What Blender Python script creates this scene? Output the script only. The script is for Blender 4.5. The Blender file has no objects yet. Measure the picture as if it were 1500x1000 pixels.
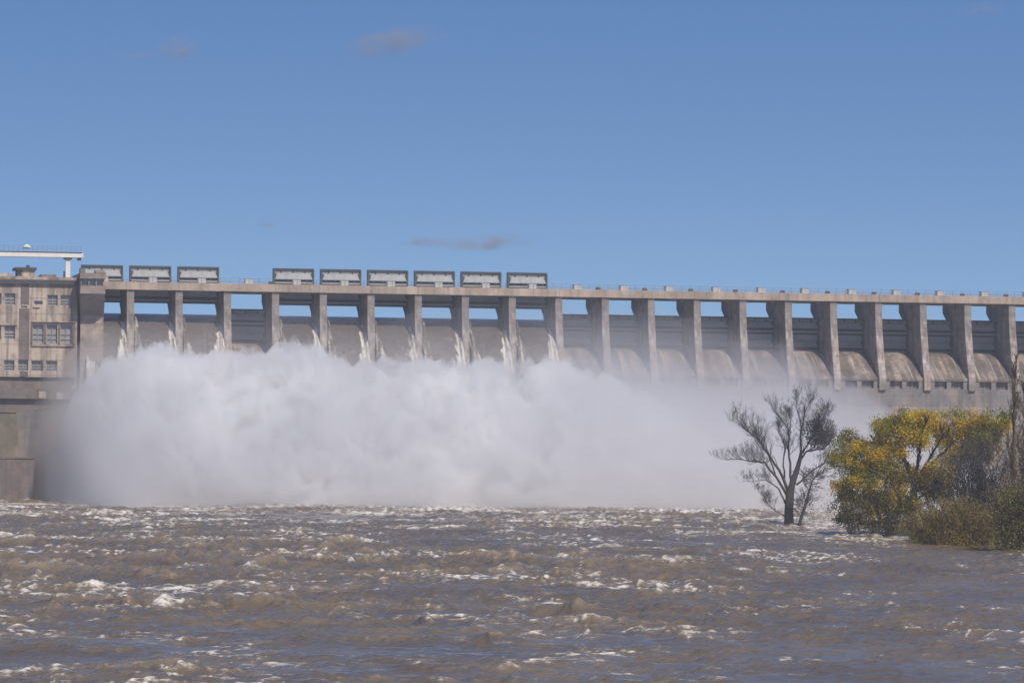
import bpy, math, random
import numpy as np
from mathutils import Vector, Matrix

random.seed(11)
rng = np.random.default_rng(7)
C = bpy.context.scene.collection
sc = bpy.context.scene
PHI = math.radians(12.0)
CP, SP = math.cos(PHI), math.sin(PHI)
D0 = 767.5            # distance to the dam in the middle of the view
CAM_Z = 11.6          # eye height above the river
FPX = 5600.0          # focal length in photo pixels (1500 wide)
PITCH = math.atan(150 / FPX)
ROLL = 0.0084

# ------------------------------------------------------------------ camera
R0, F0 = Vector((1, 0, 0)), Vector((0, math.cos(PITCH), math.sin(PITCH)))
U0 = R0.cross(F0)
RR = R0 * math.cos(ROLL) + U0 * math.sin(ROLL)
UU = U0 * math.cos(ROLL) - R0 * math.sin(ROLL)
cam_data = bpy.data.cameras.new('camera')
cam = bpy.data.objects.new('camera', cam_data)
C.objects.link(cam)
cam.matrix_world = Matrix(((RR.x, UU.x, -F0.x, 0), (RR.y, UU.y, -F0.y, 0), (RR.z, UU.z, -F0.z, CAM_Z), (0, 0, 0, 1)))
cam_data.sensor_width = 36
cam_data.lens = FPX / 1500 * 36
cam_data.clip_start = 1
cam_data.clip_end = 60000
sc.camera = cam

def ray(x, y):
    return F0 * FPX + RR * (x - 750) + UU * (500 - y)
def at(x, y, Y):                      # world point at depth Y seen at photo pixel x, y
    d = ray(x, y)
    k = Y / d.y
    return Vector((d.x * k, Y, CAM_Z + d.z * k))
def dam_tz(x, y, yl):                 # along-dam coordinate and height on the plane local y = yl
    d = ray(x, y)
    # local y = -X sin + (Y-D0) cos
    k = (yl + D0 * CP) / (-d.x * SP + d.y * CP)
    X, Y = d.x * k, d.y * k
    return X * CP + (Y - D0) * SP, CAM_Z + d.z * k

# ------------------------------------------------------------------ noise
def hash2(ix, iy, seed):
    h = (ix.astype(np.int64) * 374761393 + iy.astype(np.int64) * 668265263 + seed * 982451653) & 0xFFFFFFFF
    h = ((h ^ (h >> 13)) * 1274126177) & 0xFFFFFFFF
    h = h ^ (h >> 16)
    return h
def perlin(x, y, seed=0):
    ix, iy = np.floor(x), np.floor(y)
    fx, fy = x - ix, y - iy
    u, v = fx * fx * fx * (fx * (fx * 6 - 15) + 10), fy * fy * fy * (fy * (fy * 6 - 15) + 10)
    def g(dx, dy):
        a = hash2(ix + dx, iy + dy, seed) * (2 * math.pi / 4294967296.0)
        return np.cos(a) * (fx - dx) + np.sin(a) * (fy - dy)
    a = g(0, 0) * (1 - u) + g(1, 0) * u
    b = g(0, 1) * (1 - u) + g(1, 1) * u
    return (a * (1 - v) + b * v) * 1.5
def fbm(x, y, oct=4, seed=0, gain=.5):
    s, a = 0, 1.0
    for i in range(oct):
        s = s + a * perlin(x, y, seed + i * 17)
        x, y, a = x * 2.03 + 3.1, y * 2.03 - 1.7, a * gain
    return s
def sstep(a, b, x):
    t = np.clip((x - a) / (b - a), 0, 1)
    return t * t * (3 - 2 * t)

# ------------------------------------------------------------------ materials
def new_mat(name):
    m = bpy.data.materials.new(name)
    m.use_nodes = True
    nt = m.node_tree
    nt.nodes.clear()
    out = nt.nodes.new('ShaderNodeOutputMaterial')
    return m, nt, out
def N(nt, kind, **kw):
    n = nt.nodes.new(kind)
    for k, v in kw.items():
        if k.startswith('i_'):
            key = k[2:]
            n.inputs[int(key) if key.isdigit() else key].default_value = v
        else:
            setattr(n, k, v)
    return n
def math_node(nt, op, a, b=None, c=None, clamp=False):
    n = nt.nodes.new('ShaderNodeMath'); n.operation = op; n.use_clamp = clamp
    for i, v in enumerate((a, b, c)):
        if v is None: continue
        if isinstance(v, (int, float)): n.inputs[i].default_value = v
        else: nt.links.new(v, n.inputs[i])
    return n.outputs[0]
def mapping(nt, scale, coord='Object', loc=(0, 0, 0)):
    tc = N(nt, 'ShaderNodeTexCoord')
    mp = N(nt, 'ShaderNodeMapping')
    mp.inputs['Scale'].default_value = scale
    mp.inputs['Location'].default_value = loc
    nt.links.new(tc.outputs[coord], mp.inputs['Vector'])
    return mp.outputs['Vector']
def noise(nt, vec, scale=1.0, detail=4, rough=.55):
    n = N(nt, 'ShaderNodeTexNoise')
    n.inputs['Scale'].default_value = scale
    n.inputs['Detail'].default_value = detail
    n.inputs['Roughness'].default_value = rough
    nt.links.new(vec, n.inputs['Vector'])
    return n.outputs['Fac']
def ramp(nt, fac, stops):
    r = N(nt, 'ShaderNodeValToRGB')
    els = r.color_ramp.elements
    while len(els) < len(stops): els.new(0.5)
    for e, (p, c) in zip(els, stops):
        e.position = p
        e.color = (c, c, c, 1) if isinstance(c, (int, float)) else (*c, 1)
    nt.links.new(fac, r.inputs['Fac'])
    return r.outputs['Color']
def mix(nt, fac, a, b, mode='MIX'):
    n = N(nt, 'ShaderNodeMix', data_type='RGBA', blend_type=mode)
    for s, v in ((n.inputs['Factor'], fac), (n.inputs['A'], a), (n.inputs['B'], b)):
        if isinstance(v, (int, float)): s.default_value = v
        elif isinstance(v, tuple): s.default_value = (*v, 1)
        else: nt.links.new(v, s)
    return n.outputs['Result']
def bsdf(nt, out, color, rough=.8, metal=0, spec=.3, normal=None):
    b = N(nt, 'ShaderNodeBsdfPrincipled')
    if isinstance(color, tuple): b.inputs['Base Color'].default_value = (*color, 1)
    else: nt.links.new(color, b.inputs['Base Color'])
    if isinstance(rough, (int, float)): b.inputs['Roughness'].default_value = rough
    else: nt.links.new(rough, b.inputs['Roughness'])
    b.inputs['Metallic'].default_value = metal
    b.inputs['Specular IOR Level'].default_value = spec
    if normal is not None: nt.links.new(normal, b.inputs['Normal'])
    nt.links.new(b.outputs[0], out.inputs['Surface'])
    return b
def bump(nt, h, strength=.5, dist=.1):
    b = N(nt, 'ShaderNodeBump')
    b.inputs['Strength'].default_value = strength
    b.inputs['Distance'].default_value = dist
    nt.links.new(h, b.inputs['Height'])
    return b.outputs['Normal']

def concrete(name, base, dark, streak=.55, lifts=1.5, seed=0.0, stain_and_shade=(.13, .105, .095), stain_amt=.8, broad=0.0, blocks=0.0):
    m, nt, out = new_mat(name)
    v = mapping(nt, (1, 1, 1), loc=(seed, seed * 1.7, 0))
    big = noise(nt, v, .22, 4)
    col = mix(nt, ramp(nt, big, [(.36, 0), (.64, 1)]), base, dark)
    vs = mapping(nt, (1.6, 1.6, .07), loc=(seed * 3, 0, seed))
    st = noise(nt, vs, 1.0, 5, .6)
    col = mix(nt, math_node(nt, 'MULTIPLY', ramp(nt, st, [(.5, 0), (.68, 1)]), streak), col, stain_and_shade)
    if broad:
        bs = noise(nt, mapping(nt, (.30, .30, .035), loc=(seed * 2.3, 4, seed)), 1.0, 4, .6)
        col = mix(nt, math_node(nt, 'MULTIPLY', ramp(nt, bs, [(.47, 0), (.60, 1)]), broad), col, stain_and_shade)
    blot = noise(nt, mapping(nt, (1, 1, .6), loc=(9 + seed, 2, 5)), .75, 5, .6)
    col = mix(nt, math_node(nt, 'MULTIPLY', ramp(nt, blot, [(.54, 0), (.72, 1)]), stain_amt), col, stain_and_shade)
    warm = noise(nt, mapping(nt, (.5, .5, .5), loc=(3, seed, 1)), .5, 3)
    col = mix(nt, math_node(nt, 'MULTIPLY', ramp(nt, warm, [(.5, 0), (.75, 1)]), .55), col, (.40, .27, .20))
    if blocks:
        tcb = N(nt, 'ShaderNodeTexCoord'); sb_ = N(nt, 'ShaderNodeSeparateXYZ'); cb_ = N(nt, 'ShaderNodeCombineXYZ')
        nt.links.new(tcb.outputs['Object'], sb_.inputs[0])
        nt.links.new(math_node(nt, 'ADD', sb_.outputs['X'], sb_.outputs['Y']), cb_.inputs['X']); nt.links.new(sb_.outputs['Z'], cb_.inputs['Y'])
        oi = N(nt, 'ShaderNodeObjectInfo'); nt.links.new(math_node(nt, 'MULTIPLY', oi.outputs['Random'], 40.0), cb_.inputs['Z'])
        ofs = N(nt, 'ShaderNodeVectorMath', operation='ADD'); nt.links.new(cb_.outputs[0], ofs.inputs[0])
        cb2 = N(nt, 'ShaderNodeCombineXYZ'); nt.links.new(math_node(nt, 'MULTIPLY', oi.outputs['Random'], 37.0), cb2.inputs['X']); nt.links.new(math_node(nt, 'MULTIPLY', oi.outputs['Random'], 91.0), cb2.inputs['Y'])
        nt.links.new(cb2.outputs[0], ofs.inputs[1])
        br = N(nt, 'ShaderNodeTexBrick'); br.inputs['Scale'].default_value = 1.0
        br.inputs['Brick Width'].default_value = 1.5; br.inputs['Row Height'].default_value = .8; br.inputs['Mortar Size'].default_value = .03
        br.inputs['Color1'].default_value = (1.12, 1.08, 1.02, 1); br.inputs['Color2'].default_value = (.62, .62, .64, 1); br.inputs['Mortar'].default_value = (.6, .58, .56, 1)
        nt.links.new(ofs.outputs[0], br.inputs['Vector'])
        col = mix(nt, blocks, col, br.outputs['Color'], 'MULTIPLY')
        pn = noise(nt, ofs.outputs[0], .35, 4, .6)
        col = mix(nt, math_node(nt, 'MULTIPLY', ramp(nt, pn, [(.48, 0), (.62, 1)]), .5), col, stain_and_shade)
    # pour lines
    sep = N(nt, 'ShaderNodeSeparateXYZ')
    tc = N(nt, 'ShaderNodeTexCoord')
    nt.links.new(tc.outputs['Object'], sep.inputs[0])
    fr = math_node(nt, 'FRACT', math_node(nt, 'DIVIDE', sep.outputs['Z'], lifts))
    ln = math_node(nt, 'LESS_THAN', fr, .09)
    col = mix(nt, math_node(nt, 'MULTIPLY', ln, .35), col, (.14, .12, .11))
    fine = noise(nt, v, 3.0, 4, .7)
    col = mix(nt, .35, col, ramp(nt, fine, [(.3, .55), (.7, 1.0)]), 'MULTIPLY')
    bsdf(nt, out, col, .9, 0, .2, bump(nt, fine, .6, .08))
    return m

def painted(name, base, grime, rough=.6, scale=1.2, amt=.7):
    m, nt, out = new_mat(name)
    v = mapping(nt, (1, 1, .35))
    n1 = noise(nt, v, scale, 5, .65)
    col = mix(nt, math_node(nt, 'MULTIPLY', ramp(nt, n1, [(.42, 0), (.7, 1)]), amt), base, grime)
    bsdf(nt, out, col, rough, 0, .3, bump(nt, n1, .2, .05))
    return m

M = {}
M['pier'] = concrete('pier_concrete', (.51, .44, .385), (.36, .32, .29), .7, 1.5, 1.0, broad=.35, blocks=.6)
M['deck'] = concrete('deck_concrete', (.50, .395, .31), (.36, .285, .23), .4, 9.0, 4.0, stain_amt=.45, broad=.25)
M['ogee'] = concrete('spillway_concrete', (.36, .29, .24), (.25, .21, .185), .85, 1.4, 7.0, broad=.85)  # broad dark streaks also paint in shadow strips across the bays
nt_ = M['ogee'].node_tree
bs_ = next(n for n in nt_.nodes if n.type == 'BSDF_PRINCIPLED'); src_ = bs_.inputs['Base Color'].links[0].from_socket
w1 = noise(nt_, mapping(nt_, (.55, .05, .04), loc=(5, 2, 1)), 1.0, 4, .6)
c1_ = mix(nt_, math_node(nt_, 'MULTIPLY', ramp(nt_, w1, [(.44, 0), (.54, 1)]), .72), src_, (.085, .072, .064))  # dark streaks painted in for the oblique shadow strips on the spillway
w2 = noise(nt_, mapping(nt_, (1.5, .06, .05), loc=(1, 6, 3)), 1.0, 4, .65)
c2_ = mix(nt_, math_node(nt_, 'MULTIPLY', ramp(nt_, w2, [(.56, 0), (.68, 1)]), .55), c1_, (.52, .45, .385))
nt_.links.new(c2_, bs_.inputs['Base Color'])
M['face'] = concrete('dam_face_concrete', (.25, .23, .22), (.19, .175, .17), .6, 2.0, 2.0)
M['building'] = concrete('powerhouse_concrete', (.57, .46, .365), (.45, .365, .30), .75, 3.0, 5.0, broad=.75)
M['stain_and_shade'] = concrete('stained_and_shaded_render', (.20, .17, .155), (.14, .12, .115), .5, 3.0, 6.0)
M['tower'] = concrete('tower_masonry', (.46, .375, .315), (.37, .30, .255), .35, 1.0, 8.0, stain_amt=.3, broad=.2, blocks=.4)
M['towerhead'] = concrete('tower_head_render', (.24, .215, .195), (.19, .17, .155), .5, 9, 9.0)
M['block'] = concrete('wet_wall_concrete', (.20, .175, .16), (.15, .13, .12), .7, 1.2, 3.0)
M['olive'] = concrete('mossy_concrete', (.19, .165, .12), (.13, .115, .085), .7, 1.5, 3.5)
M['gate_light'] = painted('gate_grey_paint', (.33, .335, .33), (.20, .195, .185))
M['gate_dark'] = painted('gate_dark_green_paint', (.055, .075, .075), (.09, .08, .07))
M['gate_skin'] = painted('gate_skin_paint', (.40, .40, .38), (.24, .22, .2))
M['white_box'] = painted('white_cabinet_paint', (.50, .50, .48), (.36, .34, .32), amt=.5)
M['white_steel'] = painted('cream_steel_paint', (.74, .71, .66), (.55, .50, .45), amt=.5)
M['rail'] = painted('grey_rail_paint', (.20, .21, .22), (.12, .11, .1))
M['dark_metal'] = painted('dark_metal', (.06, .062, .065), (.09, .075, .06))
M['roofing'] = painted('dark_roofing', (.075, .07, .07), (.05, .045, .045), .9)
M['frame'] = painted('window_frame_paint', (.36, .34, .33), (.2, .19, .18))
M['lamp'] = painted('pale_lamp_housing', (.75, .76, .72), (.6, .6, .55))
m, nt, out = new_mat('window_glass'); bsdf(nt, out, mix(nt, noise(nt, mapping(nt, (1, 1, 1)), .8, 2), (.22, .205, .20), (.33, .30, .28)), .15, 0, .5); M['glass'] = m

# river water: brown, glossy, with foam where the mesh says so
def water_mat(name, foam=True, brown=(.108, .080, .052)):
    m, nt, out = new_mat(name)
    geo = N(nt, 'ShaderNodeNewGeometry')
    pos = geo.outputs['Position']
    def mp(s, l=(0, 0, 0)):
        q = N(nt, 'ShaderNodeMapping'); q.inputs['Scale'].default_value = s; q.inputs['Location'].default_value = l
        nt.links.new(pos, q.inputs['Vector']); return q.outputs['Vector']
    silt = noise(nt, mp((.09, .04, .1)), 1.0, 4)
    base = mix(nt, ramp(nt, silt, [(.35, 0), (.7, 1)]), brown, (brown[0] * 1.45, brown[1] * 1.5, brown[2] * 1.55))
    rip = noise(nt, mp((1.0, .8, 1.0)), 1.6, 5, .65)
    rip2 = noise(nt, mp((1.0, .8, 1.0), (4, 7, 2)), .45, 3, .6)
    hgt = math_node(nt, 'ADD', math_node(nt, 'MULTIPLY', rip, .35), rip2)
    nrm = bump(nt, hgt, .9, .6)
    rough = .16
    if foam:
        at_ = N(nt, 'ShaderNodeAttribute', attribute_name='foam')
        f0 = at_.outputs['Fac']
        web = noise(nt, mp((.7, .9, 1.2)), 3.4, 5, .75)
        web2 = noise(nt, mp((.5, .45, .8), (3, 1, 8)), 1.0, 4, .65)
        f = math_node(nt, 'ADD', f0, math_node(nt, 'MULTIPLY', math_node(nt, 'SUBTRACT', web, .5), 1.4))
        f = math_node(nt, 'ADD', f, math_node(nt, 'MULTIPLY', math_node(nt, 'SUBTRACT', web2, .5), .9))
        fac = ramp(nt, f, [(.42, 0), (.60, .45), (.90, 1)])
        lit_crest = N(nt, 'ShaderNodeAttribute', attribute_name='crest')
        tan = math_node(nt, 'ADD', ramp(nt, f, [(.15, 0), (.50, 1)]), lit_crest.outputs['Fac'], clamp=True)  # high crests painted tan as if sunlight came through the thin water
        base = mix(nt, math_node(nt, 'MULTIPLY', tan, .6), base, (.265, .205, .14))
        base = mix(nt, fac, base, (.62, .575, .52))
        rough = math_node(nt, 'ADD', math_node(nt, 'MULTIPLY', fac, .6), .13)
        sl = N(nt, 'ShaderNodeAttribute', attribute_name='slick')
        bn = nrm.node
        nt.links.new(math_node(nt, 'SUBTRACT', .9, math_node(nt, 'MULTIPLY', sl.outputs['Fac'], .6)), bn.inputs['Strength'])
    b = bsdf(nt, out, base, rough, 0, .5, nrm)
    b.inputs['IOR'].default_value = 1.33
    return m
M['river'] = water_mat('silty_river_water')
M['nappe'] = water_mat('silty_overflow_water', True, (.088, .069, .056))
M['reservoir'] = water_mat('reservoir_water', False)
m, nt, out = new_mat('white_water')
v = mapping(nt, (1.2, 1.2, .25))
n1 = noise(nt, v, 1.6, 5, .65)
bsdf(nt, out, mix(nt, ramp(nt, n1, [(.35, 0), (.62, 1)]), (.42, .37, .32), (.82, .79, .75)), .7, 0, .2, bump(nt, n1, .8, .3))
M['foam'] = m
m, nt, out = new_mat('river_bed_earth')
n1 = noise(nt, mapping(nt, (1, 1, 1)), .3, 5)
bsdf(nt, out, mix(nt, n1, (.04, .032, .022), (.07, .055, .038)), .95)
M['earth'] = m

def leaf_mat(name, trans=.35):
    m, nt, out = new_mat(name)
    at_ = N(nt, 'ShaderNodeAttribute', attribute_name='tint')
    d = N(nt, 'ShaderNodeBsdfDiffuse'); t = N(nt, 'ShaderNodeBsdfTranslucent')
    nt.links.new(at_.outputs['Color'], d.inputs['Color']); nt.links.new(at_.outputs['Color'], t.inputs['Color'])
    mx = N(nt, 'ShaderNodeMixShader'); mx.inputs[0].default_value = trans
    nt.links.new(d.outputs[0], mx.inputs[1]); nt.links.new(t.outputs[0], mx.inputs[2])
    nt.links.new(mx.outputs[0], out.inputs['Surface'])
    return m
M['leaf'] = leaf_mat('leaves')
def bark(name, a, b):
    m, nt, out = new_mat(name)
    n1 = noise(nt, mapping(nt, (3, 3, .6)), 1.5, 5, .65)
    bsdf(nt, out, mix(nt, n1, a, b), .9, 0, .2, bump(nt, n1, .8, .1))
    return m
M['bark'] = bark('grey_bark', (.045, .04, .038), (.10, .088, .08))
M['bark_dark'] = bark('dark_bark', (.025, .022, .02), (.06, .05, .045))
M['bark_warm'] = bark('russet_bark', (.075, .05, .03), (.14, .095, .055))

# ------------------------------------------------------------------ mesh helpers
class MB:
    def __init__(s): s.v = []; s.f = []
    def box(s, x0, x1, y0, y1, z0, z1):
        return s.hexa([(x0, y0, z0), (x1, y0, z0), (x1, y1, z0), (x0, y1, z0), (x0, y0, z1), (x1, y0, z1), (x1, y1, z1), (x0, y1, z1)])
    def hexa(s, p):
        k = len(s.v); s.v += [tuple(q) for q in p]
        s.f += [tuple(k + i for i in q) for q in ((0, 3, 2, 1), (4, 5, 6, 7), (0, 1, 5, 4), (1, 2, 6, 5), (2, 3, 7, 6), (3, 0, 4, 7))]
    def prism_x(s, prof, x0, x1):          # profile of (y, z), anticlockwise seen from +x
        k, n = len(s.v), len(prof)
        s.v += [(x0, y, z) for y, z in prof] + [(x1, y, z) for y, z in prof]
        s.f.append(tuple(k + i for i in reversed(range(n)))); s.f.append(tuple(k + n + i for i in range(n)))
        for i in range(n):
            j = (i + 1) % n
            s.f.append((k + i, k + j, k + n + j, k + n + i))
    def prism_y(s, prof, y0, y1):          # profile of (x, z)
        k, n = len(s.v), len(prof)
        s.v += [(x, y0, z) for x, z in prof] + [(x, y1, z) for x, z in prof]
        s.f.append(tuple(k + i for i in range(n))); s.f.append(tuple(k + n + i for i in reversed(range(n))))
        for i in range(n):
            j = (i + 1) % n
            s.f.append((k + j, k + i, k + n + i, k + n + j))
    def tube(s, pts, rad, seg=6, cap=True):
        pts = [Vector(p) for p in pts]
        k0 = len(s.v)
        up = Vector((.31, .22, .92))
        for i, p in enumerate(pts):
            d = (pts[min(i + 1, len(pts) - 1)] - pts[max(i - 1, 0)])
            if d.length < 1e-6: d = Vector((0, 0, 1))
            d.normalize()
            a = d.cross(up)
            if a.length < .05: a = d.cross(Vector((1, 0, 0)))
            a.normalize(); b = d.cross(a)
            r = rad[i] if isinstance(rad, (list, tuple)) else rad
            for j in range(seg):
                t = 2 * math.pi * j / seg
                s.v.append(tuple(p + a * (r * math.cos(t)) + b * (r * math.sin(t))))
        for i in range(len(pts) - 1):
            for j in range(seg):
                q, w = k0 + i * seg, (j + 1) % seg
                s.f.append((q + j, q + w, q + seg + w, q + seg + j))
        if cap:
            s.f.append(tuple(k0 + j for j in reversed(range(seg))))
            e = k0 + (len(pts) - 1) * seg
            s.f.append(tuple(e + j for j in range(seg)))
    def build(s, name, mat, parent=None, smooth=False, bevel=0):
        me = bpy.data.meshes.new(name)
        me.from_pydata(s.v, [], s.f)
        me.update()
        o = bpy.data.objects.new(name, me)
        C.objects.link(o)
        me.materials.append(M[mat] if isinstance(mat, str) else mat)
        if parent: o.parent = parent
        if smooth: me.polygons.foreach_set('use_smooth', [True] * len(me.polygons))
        if bevel:
            b = o.modifiers.new('bevel', 'BEVEL'); b.width = bevel; b.segments = 1; b.limit_method = 'ANGLE'
        return o
def tag(o, label=None, cat=None, group=None, kind=None):
    if label: o['label'] = label
    if cat: o['category'] = cat
    if group: o['group'] = group
    if kind: o['kind'] = kind
    return o
def empty(name, label, cat, loc=(0, 0, 0), rz=0.0, group=None):
    o = bpy.data.objects.new(name, None); C.objects.link(o)
    o.location = loc; o.rotation_euler = (0, 0, rz)
    o.empty_display_size = .5
    return tag(o, label, cat, group)
kids = {}
def copy_tree(o, parent=None):
    c = o.copy(); C.objects.link(c)
    if parent: c.parent = parent
    for ch in [q for q in o.children]: copy_tree(ch, c)
    return c
def D(t, yl, z):                     # dam coordinates -> world
    return (t * CP - yl * SP, D0 + t * SP + yl * CP, z)
def np_mesh(name, verts, quads, mat, parent=None, smooth=True, attrs=None, cols=None):
    me = bpy.data.meshes.new(name)
    nv, nf = len(verts), len(quads)
    me.vertices.add(nv); me.vertices.foreach_set('co', np.asarray(verts, np.float32).ravel())
    k = quads.shape[1]
    me.loops.add(nf * k); me.loops.foreach_set('vertex_index', quads.astype(np.int32).ravel())
    me.polygons.add(nf)
    me.polygons.foreach_set('loop_start', np.arange(nf, dtype=np.int32) * k)
    me.polygons.foreach_set('loop_total', np.full(nf, k, np.int32))
    if smooth: me.polygons.foreach_set('use_smooth', np.ones(nf, bool))
    me.update(calc_edges=True)
    for n_, a in (attrs or {}).items():
        at_ = me.attributes.new(n_, 'FLOAT', 'POINT'); at_.data.foreach_set('value', a.astype(np.float32).ravel())
    for n_, a in (cols or {}).items():
        at_ = me.attributes.new(n_, 'FLOAT_COLOR', 'POINT'); at_.data.foreach_set('color', a.astype(np.float32).ravel())
    o = bpy.data.objects.new(name, me); C.objects.link(o)
    me.materials.append(M[mat] if isinstance(mat, str) else mat)
    if parent: o.parent = parent
    return o
def grid_quads(nr, nc):
    i = np.arange(nr - 1)[:, None] * nc + np.arange(nc - 1)[None, :]
    return np.stack([i, i + 1, i + 1 + nc, i + nc], -1).reshape(-1, 4)

# ------------------------------------------------------------------ setting: ground and water
g = MB(); g.box(-1500, 1500, -1480, 1520, -4.5, -4)
tag(g.build('ground', 'earth'), 'dark silty river bed and surrounding land under the river', None, None, 'structure')

nr, nc = 1250, 640
rr = 95 * (775 / 95) ** (np.linspace(0, 1, nr) ** .86)
th = np.linspace(-.215, .215, nc)
Y = np.repeat(rr[:, None], nc, 1)
X = Y * np.tan(th)[None, :]
def wave(x, y):
    wx = x + 1.5 * fbm(x * .09, y * .07, 2, 50); wy = y + 2.0 * fbm(x * .07, y * .06, 2, 60)
    rough_ = .75 + .55 * fbm(x * .02, y * .012, 2, 70)
    rough_ = np.clip(rough_, .3, 1.5)
    r1 = 1 - np.abs(perlin(wx * .085, wy * .15, 1)) * 1.6
    r2 = 1 - np.abs(perlin(wx * .19 + 5, wy * .33, 2)) * 1.7
    r3 = 1 - np.abs(perlin(wx * .42 + 9, wy * .65, 3)) * 1.7
    sw = perlin(wx * .05, wy * .085, 4)
    r4 = 1 - np.abs(perlin(wx * .9 + 2, wy * 1.25, 9)) * 1.7
    h = .24 * sw + .30 * (r1 - .5) + .36 * (r2 * np.clip(.5 + r1, .2, 1.5) - .5) + .25 * (r3 * np.clip(.4 + r2, .2, 1.4) - .5) + .085 * r4
    h = h + .06 * fbm(wx * 1.4, wy * 1.9, 2, 5)
    return h * rough_, r1, r2, r3, r4
Hh, r1, r2, r3, r4 = wave(X, Y)
# standing wave lumps
bumps = []
for k in range(520):
    yy = 140 + 570 * rng.random() ** 1.05
    xx = rng.uniform(-.15, .15) * yy
    if xx > .06 * yy and yy < 430 and rng.random() < .75: continue
    big_ = rng.random() < .32
    bumps.append((xx, yy, (rng.uniform(.35, .8) if big_ else rng.uniform(.15, .4)) * min(1, max(.45, (yy - 100) / 190)) * (1 - .45 * min(1, max(0, (yy - 380) / 250))), rng.uniform(2.0, 5.0) if big_ else rng.uniform(.8, 2.2), rng.uniform(.9, 1.7) if big_ else rng.uniform(.5, 1.0)))
lump_foam = np.zeros_like(Hh)
rag = fbm(X * .8, Y * .9, 3, 90)
for bx, by, bh, bw, bd in bumps:
    rws = np.where((rr > by - 8) & (rr < by + 8))[0]
    if len(rws) == 0: continue
    s_ = slice(rws[0], rws[-1] + 1)
    dx = (X[s_] - bx) / bw; dy = (Y[s_] - by - .25 * dx * dx * bd + .9 * rag[s_]) / bd
    e = np.exp(-dx * dx - dy * dy)
    Hh[s_] += bh * e * (1 + .25 * rag[s_])
    lump_foam[s_] = np.maximum(lump_foam[s_], np.exp(-(dx * .9) ** 2 - ((dy + .3) * 1.3) ** 2) * rng.uniform(.1, .85) * np.clip(.70 + 1.3 * rag[s_], 0, 1.3))
patch = fbm(X * .05 + 2, Y * .035, 3, 33)
patch2 = fbm(X * .22 + 2, Y * .16, 2, 35)
crest = sstep(.62, 1.0, r3) * sstep(.2, .9, r2)
cr2 = sstep(.70, 1.0, r4) * sstep(.45, .95, r3)
streak = 1 - np.abs(perlin(X * .16 + .8 * perlin(X * .3, Y * .3, 8), Y * .55, 44)) * 2.6
far = sstep(300, 620, Y)
act = np.clip(.45 + .9 * patch + .5 * patch2, 0, 1.3)
foam = act * (.46 * crest + .44 * cr2 + .30 * np.clip(streak, 0, 1) * sstep(.3, .8, r2)) + .16 * patch + (.52 - .20 * sstep(430, 640, Y)) * lump_foam + .035
foam += .10 * far + .22 * sstep(480, 690, Y)
# quieter water on the right in front of the bushes
calm = sstep(.03, .09, X / Y) * sstep(520, 380, Y)
foam -= .12 * calm
foam += .26 * sstep(.05, .085, X / Y) * sstep(425, 490, Y)
slick = .8 * sstep(.1, .6, fbm(X * .07 + 9, Y * .13, 3, 77) + .10) * sstep(380, 200, Y)
foam -= .10 * slick
Hh *= (1 - .55 * slick)
Hh *= (1 - .40 * calm) * (1 - .35 * sstep(320, 130, Y))
verts = np.stack([X, Y, Hh * (1.08 + .05 * sstep(450, 680, Y))], -1).reshape(-1, 3)
o = np_mesh('river_water', verts, grid_quads(nr, nc), 'river', attrs={'foam': foam.ravel(), 'slick': slick.ravel(), 'crest': (.9 * sstep(.25, .95, Hh)).ravel()})
tag(o, 'muddy brown river surging in choppy waves and white foam below the dam', None, None, 'structure')
wp = MB(); wp.box(-1480, 1480, -1450, 760, -1.6, -1.3)
tag(wp.build('river_water', 'reservoir'), 'brown river water running on beyond the rough water', None, None, 'structure')
rs = MB(); rs.box(-700, 700, 14.6, 420, 36.4, 36.9)
o = rs.build('reservoir_water', 'reservoir'); o.location = D(0, 0, 0); o.rotation_euler.z = PHI
tag(o, 'full reservoir water held behind the dam', None, None, 'structure')

# ------------------------------------------------------------------ the dam
dam = empty('dam', 'long pale concrete dam with a row of piers carrying a deck', 'dam', D(0, 0, 0), PHI)
PITCHM = 9.6
PIERS = [PITCHM * (i - 8) for i in range(0, 23)]      # pier i
W2 = .74
pier_prof = [(0, 41.3), (0, 38.6), (-.35, 36), (-1.5, 30.8), (-3.2, 25.3), (-3.2, 23.2), (11, 23.2), (11, 37.5), (12.2, 38.3), (14.3, 39.7), (14.3, 41.3)]
pb = MB(); pb.prism_x(pier_prof, -W2, W2)
pier0 = pb.build('pier', 'pier', dam, bevel=.08)
pier0.location.x = PIERS[0]
for t in PIERS[1:]:
    p_ = pier0.copy(); C.objects.link(p_); p_.parent = dam; p_.location.x = t
T0, T1 = -88.0, PIERS[-1] + 4
# deck fascia in bay lengths so the joints read
db = MB()
edges = [T0 + 1] + PIERS
for a, b in zip(edges[:-1], edges[1:]):
    db.box(a + .02, b - .02, -.35, .25, 41.30, 42.85)
    db.box(a + .02, b - .02, .25, 6.9, 42.2, 42.78)
    for yy in (2.2, 4.4, 6.3):
        db.box(a + .02, b - .02, yy, yy + .5, 41.32, 42.2)
    db.box(a + .02, b - .02, 10.2, 14.5, 42.2, 42.82)
    db.box(a + .02, b - .02, 13.9, 14.4, 41.32, 42.2)
db.build('deck', 'deck', dam)
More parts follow.
